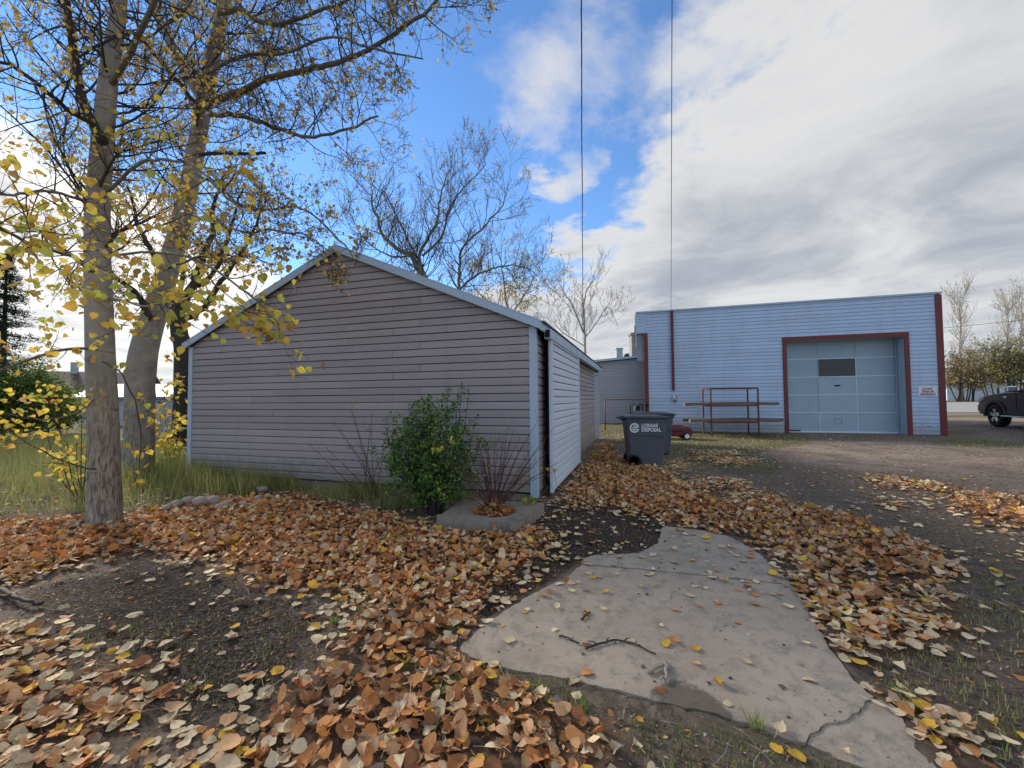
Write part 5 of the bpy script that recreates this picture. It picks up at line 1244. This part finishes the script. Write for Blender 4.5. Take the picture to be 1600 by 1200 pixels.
# local x: 0 = front axle, + = rear; y=0 the near side plane
WB = 3.5; WR = .41; HW = 1.9
def arch(cx, r=.50, n=9, z=WR): return [(cx-r*math.cos(math.pi*i/n), z+r*math.sin(math.pi*i/n)-.04) for i in range(n+1)]
low = [(-.88, .45), (-.52, .42)]+arch(0)[0:]+[(.55, .42), (WB-.52, .42)]+arch(WB)+[(WB+.55, .45), (WB+1.15, .55), (WB+1.2, 1.05), (WB+1.2, 1.28), (WB+.9, 1.3), (1.62, 1.27), (1.0, 1.24), (.8, 1.235), (.3, 1.215), (-.25, 1.17), (-.62, 1.09), (-.80, 1.0), (-.88, .88), (-.90, .6)]
MB().prism([(x, 0, z) for x, z in low], (0, HW, 0)).build('body', M['car'], tk, bevel=.045, seg=3)
hood = [(-.78, 1.02), (-.6, 1.10), (-.25, 1.20), (.3, 1.25), (.95, 1.275), (.95, 1.2), (-.7, 1.0)]
MB().prism([(x, .10, z) for x, z in hood], (0, HW-.2, 0)).build('hood', M['car'], tk, bevel=.03, seg=3)
# cab with sloping screens
def cabv(x, z, y): return (x, y, z)
y0, y1 = .05, HW-.05; i_ = .16
vs = [(1.0, y0, 1.25), (3.35, y0, 1.25), (3.1, y0+i_, 1.80), (1.75, y0+i_, 1.82), (1.0, y1, 1.25), (3.35, y1, 1.25), (3.1, y1-i_, 1.80), (1.75, y1-i_, 1.82)]
MB().add(vs, [(0, 1, 2, 3), (7, 6, 5, 4), (0, 3, 7, 4), (3, 2, 6, 7), (2, 1, 5, 6), (0, 4, 5, 1)]).build('cab', M['car'], tk, bevel=.04, seg=3)
def sideglass(pts):
    n_ = Vector((0, -.55, .16)).normalized()
    def yy(z): return y0+(z-1.25)/.55*i_
    MB().prism([(x, yy(z)-.008, z) for x, z in pts], (0, .01, 0)).build('window', M['carglass'], tk)
sideglass([(1.30, 1.29), (2.05, 1.29), (2.05, 1.74), (1.82, 1.74)]); sideglass([(2.13, 1.29), (3.0, 1.29), (2.95, 1.74), (2.13, 1.74)])
MB().add([(1.05, .2, 1.30), (1.05, HW-.2, 1.30), (1.66, HW-.28, 1.77), (1.66, .28, 1.77)], [(0, 1, 2, 3)]).build('windscreen', M['carglass'], tk).location = (-.03, 0, .012)
MB().prism([(-.86, 0, .52), (-.98, 0, .55), (-.98, 0, .78), (-.88, 0, .84), (-.5, 0, .84), (-.55, 0, .5)], (0, HW, 0)).build('bumper', M['car'], tk, bevel=.03).location = (0, -.01, 0)
MB().box((-.97, HW/2, .72), (.04, HW-.4, .1)).build('bumper_grille', M['dark'], tk)
MB().box((-.885, HW/2, .95), (.05, HW-.75, .22)).build('grille', M['chrome'], tk, bevel=.01)
for yy_ in (.03, HW-.30):
    MB().prism([(-.90, yy_, .86), (-.84, yy_, 1.04), (-.55, yy_, 1.12), (-.60, yy_, 1.00), (-.78, yy_, .9)], (0, .27, 0)).build('headlight', mat('lamp_glass', (.55, .55, .58), .12, .05, 3), tk, bevel=.01).location = (-.01, -.045 if yy_ < 1 else .045, 0)
for cx in (0, WB):
    m = MB(); a = arch(cx, .52, 14); b = arch(cx, .60, 14); vs = [(x, -.035, z) for x, z in a]+[(x, -.035, z) for x, z in b]+[(x, .03, z) for x, z in a]+[(x, .03, z) for x, z in b]; n = 15
    fs = []
    for i in range(n-1): fs += [(i, i+1, n+i+1, n+i), (2*n+i, 3*n+i, 3*n+i+1, 2*n+i+1), (n+i, n+i+1, 3*n+i+1, 3*n+i), (i, 2*n+i, 2*n+i+1, i+1)]
    m.add(vs, fs); m.build('fender_flare', M['carclad'], tk)
    MB().prism([(x, .02, z) for x, z in arch(cx, .50, 12)], (0, .5, 0)).build('wheel_well', M['dark'], tk)
    for yc in (.10, HW-.10):
        w_ = MB().lathe([(.25, -.12), (.33, -.135), (.385, -.13), (.41, -.10), (.41, .10), (.385, .13), (.25, .12)], 36, 'Y', (cx, yc, WR)).build('wheel', M['black'], tk, True)
        s = -1 if yc < 1 else 1
        MB().lathe([(.255, s*.02), (.265, s*.125), (.235, s*.13), (.225, s*.05), (.0, s*.04)], 32, 'Y', (cx, yc, WR)).build('rim', M['dark'], w_, True)
        for k in range(5):
            a = math.radians(90+72*k); dx, dz_ = math.cos(a), math.sin(a); px_, pz_ = -dz_, dx
            mm = MB(); mm.prism([(cx+dx*.03+px_*.05, yc+s*.10, WR+dz_*.03+pz_*.05), (cx+dx*.24+px_*.075, yc+s*.115, WR+dz_*.24+pz_*.075), (cx+dx*.24-px_*.075, yc+s*.115, WR+dz_*.24-pz_*.075), (cx+dx*.03-px_*.05, yc+s*.10, WR+dz_*.03-pz_*.05)], (0, s*.02, 0)); mm.build('spoke', M['alloy'], w_, bevel=.008)
        MB().lathe([(.06, s*.10), (.05, s*.14), (.0, s*.14)], 16, 'Y', (cx, yc, WR)).build('hub_cap', M['alloy'], w_, True)
MB().box((WB/2, -.012, .60), (WB-1.25, .03, .26)).build('side_cladding', M['carclad'], tk, bevel=.01)
MB().box((WB/2, -.10, .42), (WB-1.2, .16, .05)).build('running_board', M['chrome'], tk, bevel=.015)
MB().box((1.16, -.16, 1.36), (.10, .26, .20)).build('mirror', M['chrome'], tk, bevel=.03)
MB().box((1.24, -.02, 1.29), (.08, .12, .05)).build('mirror_arm', M['black'], tk)
MB().box((.55, -.012, 1.08), (.17, .015, .07)).build('fender_badge', M['chrome'], tk, bevel=.01)
for x in (1.06, 2.09, 3.06): MB().box((x, -.0015, .98), (.012, .008, .5)).build('door_seam', M['dark'], tk)
for x in (1.9, 2.9): MB().box((x, -.02, 1.12), (.18, .03, .035)).build('door_handle', M['chrome'], tk, bevel=.008)
# ================================================================= FAR BUILDINGS
def house(label, c, rz, W_, D_, H_, RH, wallm, roofm, name='house', win=(), chim=None, gable_front=False):
    t = empty(name, c, rz); tag(t, label, 'building')
    MB().box((0, D_/2, H_/2), (W_, D_, H_)).build('wall', wallm, t)
    o = .3
    if gable_front:
        MB().prism([(-W_/2, .02, H_), (W_/2, .02, H_), (0, .02, H_+RH)], (0, D_-.04, 0)).build('gable', wallm, t)
        for s in (-1, 1): MB().prism([(0, -o, H_+RH+.02), (s*(W_/2+o), -o, H_-.12), (s*(W_/2+o), -o, H_-.0), (0, -o, H_+RH+.15)], (0, D_+2*o, 0)).build('roof', roofm, t)
    else:
        for s, y in ((-1, -o), (1, D_+o)): MB().prism([(-W_/2-o, D_/2, H_+RH), (-W_/2-o, y, H_-.10), (-W_/2-o, y, H_+.02), (-W_/2-o, D_/2, H_+RH+.13)], (W_+2*o, 0, 0)).build('roof', roofm, t)
        for s in (-1, 1): MB().prism([(s*(W_/2-.02), 0, H_), (s*(W_/2-.02), D_, H_), (s*(W_/2-.02), D_/2, H_+RH)], (-s*.1, 0, 0)).build('gable', wallm, t)
    for (x, z, w, h) in win:
        f = MB().box((x, -.02, z), (w+.12, .06, h+.12)).build('window', M['white'], t); MB().box((x, -.055, z), (w, .02, h)).build('pane', M['carglass'], f)
    if chim: MB().box((chim[0], D_*.45, H_+RH+.3), (.5, .5, 1.6)).build('chimney', M['box'], t)
    for k_ in range(int(H_/.3)): MB().box((0, -.008, .15+.3*k_), (W_, .014, .02)).build('board_joint', M['box'], t)
    return t
p = P(128, 640, 42); house('distant pale blue house with brownish red roof seen left of the nearest poplar', (p.x, p.y, gzf(p.x, p.y)), .5, 9, 8, 2.6, 1.7, mat('house_blue', (.5, .58, .68), .7, .05, 2), mat('house_roof_red', (.10, .055, .05), .85, .15, 4), win=[(-2, 1.5, 1.2, 1), (2, 1.5, 1.2, 1)], chim=(-1.8, 0))
p = P(250, 640, 26); house('low metal roofed pale outbuilding left of the shed, behind the fence', (p.x, p.y, 0), .15, 9, 4, 1.8, .75, mat('outbuilding_wall', (.45, .5, .56), .7, .05, 2), mat('outbuilding_roof', (.30, .34, .40), .5, .05, 3), name='outbuilding')
p = P(1540, 626, 68); house('white outbuilding beyond the road, seen through the orange tree stems', (p.x, p.y, gzf(p.x, p.y)), -.15, 11, 6, 2.8, 1.0, mat('far_white_wall', (.62, .68, .76), .7, .04, 2), mat('far_grey_roof', (.3, .31, .33), .8, .1, 3), name='outbuilding', gable_front=True)
# grey sheet metal fence between thick poplar and shed
fa = P(205, 690, 12.5); fb = P(312, 690, 12.5); fe = empty('metal_fence', (fa.x, fa.y, 0)); tag(fe, 'grey corrugated metal fence behind the yellow suckers', 'fence')
n = 26; L = (fb.x+.4-fa.x)/n
for k in range(n):
    m = MB(); m.add([(0, 0, 0), (L*.5, 0, 0), (L*.6, -.02, 0), (L*.9, -.02, 0), (L, 0, 0), (0, 0, 1.45), (L*.5, 0, 1.45), (L*.6, -.02, 1.45), (L*.9, -.02, 1.45), (L, 0, 1.45)], [(0, 1, 6, 5), (1, 2, 7, 6), (2, 3, 8, 7), (3, 4, 9, 8)])
    m.build('fence_panel', M['grey_siding'], fe).location = (k*L, 0, 0)
for k in range(4): MB().box((k*n*L/3, .05, .75), (.09, .09, 1.5)).build('post', M['darkbark'], fe)
MB().box((n*L/2, .035, 1.3), (n*L, .05, .09)).build('rail', M['darkbark'], fe)
# ================================================================= WIRES
def wire(name, label, a, b, r, twist=0.0, k=6, ext=2.2, sag=0.0):
    d = b-a; e = a+d*ext; n = 200 if twist else 40; pts = [a.lerp(e, i/n)-Vector((0, 0, sag*4*(i/n)*(1-i/n))) for i in range(n+1)]
    o = Vector(pts[0]); t = MB()
    if twist:
        for ph in (0, 2.1, 4.2):
            t.tube([p+Vector((math.cos(i*.9+ph), 0, math.sin(i*.9+ph)))*twist+Vector((math.sin(i*.31), 0, 0))*twist*.5 for i, p in enumerate(pts)], r, k, True)
    else: t.tube(pts, r, k, True)
    tag(t.build(name, M['wire'], None, True), label, 'cable')
wire('service_cable', 'twisted black service cable, left of the two overhead lines', P(911, 535, 22), P(908, 0, 6.5), .0065, .007)
wire('service_cable', 'thin straight overhead cable reaching the top of the red downpipe', P(1048.5, 487, R0.y+BU.y*pu-.1), P(1050, 0, 6.5), .0075)
wire('power_line', 'thin power line crossing the sky right of the workshop', P(1440, 516, 62), P(1620, 498, 50), .03, ext=1.6)
# ================================================================= LITTER
def scatter(n, x0, x1, y0, y1):
    # denser near the viewer: y drawn with a falling density
    x = rng.uniform(x0, x1, n); y = rng.uniform(y0, y1, n); return x, y
def blocked(x, y): 
    b = shed_in(x, y); dx, dy = x-R0.x, y-R0.y; u = dx*BU.x+dy*BU.y; v = dx*BV.x+dy*BV.y
    b |= (u > wl-.2) & (u < .1) & (v > -.02)
    for c, r in ((A0, .17), (B0, .3)): b |= np.hypot(x-c.x, y-c.y) < r
    return b
area = (10+12)*(17-1.2); N0 = 620*int(area)
x, y = scatter(N0, -9, 12.5, 1.25, 17); x = x.astype(float)
front_ok = (np.abs(x) < y*1.9+.6)
d = zones(x, y); sparse = 7+13*sstep(.45, .7, fbm(x, y, .7, 88))
pxx, pyy = to_px(x, y)
dk_zone = inpoly(pxx, pyy, [(845, 800), (960, 790), (1045, 812), (1028, 862), (900, 880), (780, 960), (720, 1005), (690, 960), (800, 890)])
sparse = np.where(dk_zone, 26, sparse)
padm = in_pad(x, y); sparse = np.where(padm, np.where(pyy < 960, 20, 7), sparse)
dl_ = np.where(inpoly(pxx, pyy, [(1190, 684), (1480, 684), (1700, 690), (1700, 780), (1330, 735), (1200, 715)]), .15, 1.0)
edge = fbm(x, y, 3.0, 44); dens = np.where(padm, sparse, np.maximum(sparse*dl_, d*(.55+.75*edge)*np.where(edge < .33, .35, 1)))
# scattered halo near thick litter
halo = zones(x+rng.normal(0, .22, len(x)), y+rng.normal(0, .22, len(x))); dens = np.where(padm, dens, np.maximum(dens, halo*.14*dl_))
for _ in range(3):      # drifts thin out unevenly at their margins
    halo = zones(x+rng.normal(0, .16, len(x)), y+rng.normal(0, .16, len(x))); d = .68*d+.32*halo
clumpy = .25+1.5*sstep(.30, .62, fbm(x, y, 2.3, 66))
dens = np.where(padm, sparse, np.maximum(sparse*dl_, d*(.55+.75*edge)*np.where(d < 430, clumpy, 1)))
ok = (rng.random(len(x)) < dens/620*1.45) & front_ok & ~blocked(x, y); x, y, d, padm = x[ok], y[ok], d[ok], padm[ok]; edge = edge[ok]
n = len(x); print('fallen leaves', n)
thick = sstep(150, 480, d)
z = np.where(padm, .024, gz(x, y)+np.where(d > 0, .014, 0)+.010)+thick*rng.random(n)**1.4*.04
size = np.clip(rng.normal(.060, .015, n), .028, .10)*np.where(rng.random(n) < .1, 1.25, 1)
tx = rng.normal(0, .09+.23*thick, n); ty = rng.normal(0, .09+.23*thick, n); yaw = rng.random(n)*6.283
z = z+np.abs(tx)*size*.35+np.abs(ty)*size*.25
curl = rng.normal(.22, .3, n)*(1+thick); fold = rng.normal(.18, .22, n)
w = np.array([k[3] for k in LK]); w2 = np.array([.62, .15, .11, .03, .09, 0])
mi = np.where(rng.random(n) < thick, rng.choice(6, n, p=w/w.sum()), rng.choice(6, n, p=w2/w2.sum()))
px, py = proj(x, y, z); vis = (px > 0) & (px < 1600) & (py < 1200); score = np.where(vis, size/np.hypot(np.hypot(x, y), CH), 0)*np.where(thick < .5, 1.25, 1)*np.where(padm, 1.5, 1)
top = np.argsort(-score)[:300]
FV = [[leaf_variant('fallen_leaf', m, c, f, k) for _ in range(3) for c, f, k in ((.1, .08, 'broad'), (.35, .2, 'broad'), (-.3, .12, 'oval'), (.55, .35, 'broad'))] for m in LM]
wherel = lambda i: 'on the bare concrete pad' if padm[i] else ('right of the pad' if px[i] > 1150 else 'in the drift before the pad' if px[i] > 640 and thick[i] > .4 else 'on dark soil beside the pad' if px[i] > 640 else 'in the left drift' if thick[i] > .4 else 'on dark soil at left')
form = ('flat', 'slightly curled', 'oval', 'strongly curled')
for i in top:
    fv = rng.integers(0, 4); o = link('fallen_leaf', FV[mi[i]][fv+4*rng.integers(0, 3)]); sz_ = 'large' if size[i] > .082 else 'small' if size[i] < .058 else 'middling'; o.location = (x[i], y[i], z[i]); o.scale = (size[i],)*3; o.rotation_euler = (tx[i], ty[i], yaw[i])
    lb = f'{sz_} {form[fv]} {LK[mi[i]][0]} fallen leaf {wherel(i)}'; tag(o, lb, 'leaf', lb.replace('fallen leaf', 'fallen leaves'))
m = np.ones(n, bool); m[top] = False
a = (x, y, z, yaw, tx, ty, size, curl, fold, mi); x, y, z, yaw, tx, ty, size, curl, fold, mi = [q[m] for q in a]
nearm = y < 8
for nm, mk, kind in (('near', nearm, 'broad'), ('far', ~nearm, 'oval')):
    o = leaf_mesh('leaf_litter', np.stack([x, y, z], -1)[mk], yaw[mk], tx[mk], ty[mk], size[mk], curl[mk], fold[mk], mi[mk], LM, kind)
    tag(o, 'drifts of tan and orange fallen leaves over the yard' if nm == 'near' else 'fallen leaves scattered farther off toward the workshop', 'leaf litter', None, 'stuff')
# crumbled leaf bits under and round the drifts
n = 60000; x = rng.uniform(-7, 9, n); y = 1.3+rng.random(n)**1.3*8; dd_ = zones(x+rng.normal(0, .15, n), y+rng.normal(0, .15, n)); ok = (np.abs(x) < y*1.3+.3) & ~blocked(x, y) & (rng.random(n) < np.where(in_pad(x, y), .012, np.where(dd_ > 0, .8, .3))); x, y = x[ok], y[ok]; n = len(x)
o = leaf_mesh('leaf_crumbs', np.stack([x, y, gz(x, y)+np.where(zones(x, y) > 0, .018, 0)+.006], -1), rng.random(n)*6.283, rng.normal(0, .35, n), rng.normal(0, .35, n), rng.uniform(.010, .036, n), np.zeros(n), np.zeros(n), rng.choice([1, 2, 3, 5], n, p=[.25, .3, .3, .15]), LM, 'tiny', .9); tag(o, 'crumbled brown leaf bits on the soil', 'leaf crumbs', None, 'stuff')
# wood chips, needles and bark scraps on the black soil; pebbles
chipm = [mat('chip_dark', (.06, .045, .034), .9, .3, 30), mat('chip_mid', (.15, .11, .075), .9, .3, 30), mat('chip_pale', (.40, .32, .23), .9, .25, 30)]
n = 90000; x = rng.uniform(-7.5, 8.5, n); y = 1.3+rng.random(n)**1.4*7.0; pxx, pyy = to_px(x, y); ok = (np.abs(x) < y*1.3+.3) & ~blocked(x, y) & (~in_pad(x, y) | (rng.random(n) < .03) | (~in_pad(x+rng.normal(0, .05, n), y+rng.normal(0, .05, n)) & (rng.random(n) < .75))); x, y = x[ok], y[ok]; n = len(x); pm = in_pad(x, y)
z = np.where(pm, .022, gz(x, y)+.002)
o = leaf_mesh('wood_chips', np.stack([x, y, z+.003], -1), rng.random(n)*6.283, rng.normal(0, .3, n), rng.normal(0, .3, n), rng.uniform(.012, .050, n)*np.where(pm, .4, 1), np.zeros(n), np.zeros(n), rng.choice(3, n, p=[.45, .40, .15]), chipm, 'tiny', .35); tag(o, 'dark wood chips and plant scraps over the bare soil', 'wood chips', None, 'stuff')
n = 22000; x = rng.uniform(-6, 22, n); y = 1.4+rng.random(n)**1.1*18; ok = (np.abs(x) < y*1.3+.3) & ~blocked(x, y); x, y = x[ok], y[ok]; pm = in_pad(x, y); keep = ~pm | (rng.random(len(x)) < .5); x, y, pm = x[keep], y[keep], pm[keep]; n = len(x)
s = (rng.gamma(2.0, .0026, n)+.003)*(1+.08*np.maximum(y-4, 0)); z = np.where(pm, .021, gz(x, y)+.001)
tv = np.array([(1, 0, 0), (-.6, .85, 0), (-.55, -.8, 0), (.15, .1, .75)]); V = np.stack([x, y, z], -1)[:, None, :]+tv[None]*s[:, None, None]*rng.uniform(.7, 1.3, (n, 1, 3))
Fa = (np.array([(0, 1, 3), (1, 2, 3), (2, 0, 3)])[None]+(np.arange(n)*4)[:, None, None]).reshape(-1, 3)
pebm = [mat('pebble_pale', (.50, .47, .42), .8, .2, 20), mat('pebble_brown', (.15, .125, .10), .85, .2, 20), mat('pebble_dark', (.06, .05, .045), .85, .2, 20)]
o = tri_mesh('gravel', V.reshape(-1, 3), Fa, pebm, np.repeat(rng.choice(3, n, p=[.10, .60, .30]), 3)); tag(o, 'small pale and brown pebbles strewn over soil and concrete', 'gravel', None, 'stuff')
# dead grass straws and fine twigs lying about
R9 = random.Random(99); mb = MB(); mb2 = MB()
for i in range(1500):
    yy_ = 1.35+R9.random()**1.4*5; xx = R9.uniform(-1.2, 1.0)*yy_*1.15
    if shed_in(np.array([xx]), np.array([yy_]))[0] or (in_pad(np.array([xx]), np.array([yy_]))[0] and R9.random() < .93): continue
    a = R9.random()*6.283; L = R9.uniform(.05, .22); z0 = gzf(xx, yy_)+.012
    p0 = Vector((xx, yy_, z0)); p1 = p0+Vector((math.cos(a)*L*.5, math.sin(a)*L*.5, R9.uniform(0, .012))); a += R9.uniform(-.5, .5); p2 = p1+Vector((math.cos(a)*L*.5, math.sin(a)*L*.5, -.004))
    (mb if R9.random() < .5 else mb2).tube([p0, p1, p2], R9.uniform(.0008, .002), 3, False)
tag(mb.build('straw', M['palebark'], None), 'pale dry straws lying on the soil', 'straw', None, 'stuff'); tag(mb2.build('fine_twigs', M['twig'], None), 'dark fine twigs lying on the soil', 'twigs', None, 'stuff')
# sticks one can point at
def stick(label, pl, r, m='darkbark', side=(), z=.03, name='stick'):
    pts = [G(a, b, z) for a, b in pl]; o = pts[0].copy(); t = MB(); pp = smooth([p-o for p in pts], 4); R = random.Random(len(label)); pp = [p+rvec(R)*r*.5 for p in pp]
    t.tube(pp, [r*(1-.45*i/(len(pp)-1)) for i in range(len(pp))], 7)
    for (k, dx, dy) in side:
        a = pp[min(len(pp)-1, int(k*len(pp)))]; t.tube([a, a+Vector((dx*.5, dy*.5, r*1.3)), a+Vector((dx, dy, 0))], [r*.6, r*.5, r*.35], 5)
    ob = t.build(name, M[m], None, True); ob.location = o; tag(ob, label, 'stick', 'sticks lying on the ground')
stick('forked dark twig with knotty side shoots in the middle of the concrete pad', [(915, 1013), (940, 1005), (965, 1000), (985, 1005), (1024, 1022)], .007, side=[(.2, -.05, .03), (.35, .03, .05), (.5, -.03, -.04), (.6, .05, .03), (.8, .03, -.03)])
stick('short dark twig at the left on the concrete pad', [(874, 993), (885, 996), (900, 1003), (905, 1005)], .006, side=[(.5, .02, .03)])
stick('stubby pale stick, upper of the crossed pair on the pad', [(1012, 1052), (1025, 1045), (1040, 1036)], .011, 'palebark', side=[(.9, .0, .03)])
stick('stubby pale stick, lower of the crossed pair on the pad', [(1040, 1036), (1041, 1050), (1040, 1066)], .012, 'palebark', side=[(.8, -.03, .0)])
stick('small knotty twig on the pad above the forked one', [(908, 968), (915, 962), (922, 955)], .008, side=[(.5, .03, .02), (.7, -.03, .02)])
stick('dark fallen branch at the left edge beyond the leaves', [(-10, 920), (20, 930), (45, 940), (64, 942)], .02, z=.04)
stick('dark bark covered branch lying left of the nearest poplar', [(33, 855), (60, 847), (92, 838)], .03, z=.04)
stick('pale fallen stick in the leaves before the gable wall', [(460, 802), (500, 812), (545, 825)], .012, 'palebark', z=.06)
stick('thin pale stick on dark soil left of the pad', [(415, 1080), (450, 1055), (480, 1035)], .004, 'palebark', z=.03)
stick('short dark stick at the left foot of the nearest poplar', [(110, 830), (128, 818), (145, 816)], .035, z=.05)
# stones heaped under the grass
st = [(266, 800, .07), (285, 795, .08), (305, 798, .10), (325, 796, .09), (345, 800, .06), (250, 806, .05), (398, 790, .06), (404, 775, .07), (338, 806, .07), (372, 800, .05)]
for i, (x_, y_, r_) in enumerate(st):
    g = G(x_, y_); bm = bmesh.new(); bmesh.ops.create_icosphere(bm, subdivisions=3, radius=r_)
    for v in bm.verts:
        k_ = 1+.35*(float(vnoise(v.co.x*14+i*3, v.co.y*14+v.co.z*9, 1, i))-.5); v.co = Vector((v.co.x*1.2*k_, v.co.y*k_, v.co.z*.72*k_))
    me = bpy.data.meshes.new('stone'); bm.to_mesh(me); bm.free(); me.materials.append(M['stone']); me.shade_smooth(); o = link('stone', me); o.location = (g.x, g.y+.1, .06+r_*.4); o.rotation_euler = (0, 0, i)
    tag(o, 'pale rounded stone in the leaves at the edge of the tall grass', 'stone', 'pale stones heaped by the tall grass')
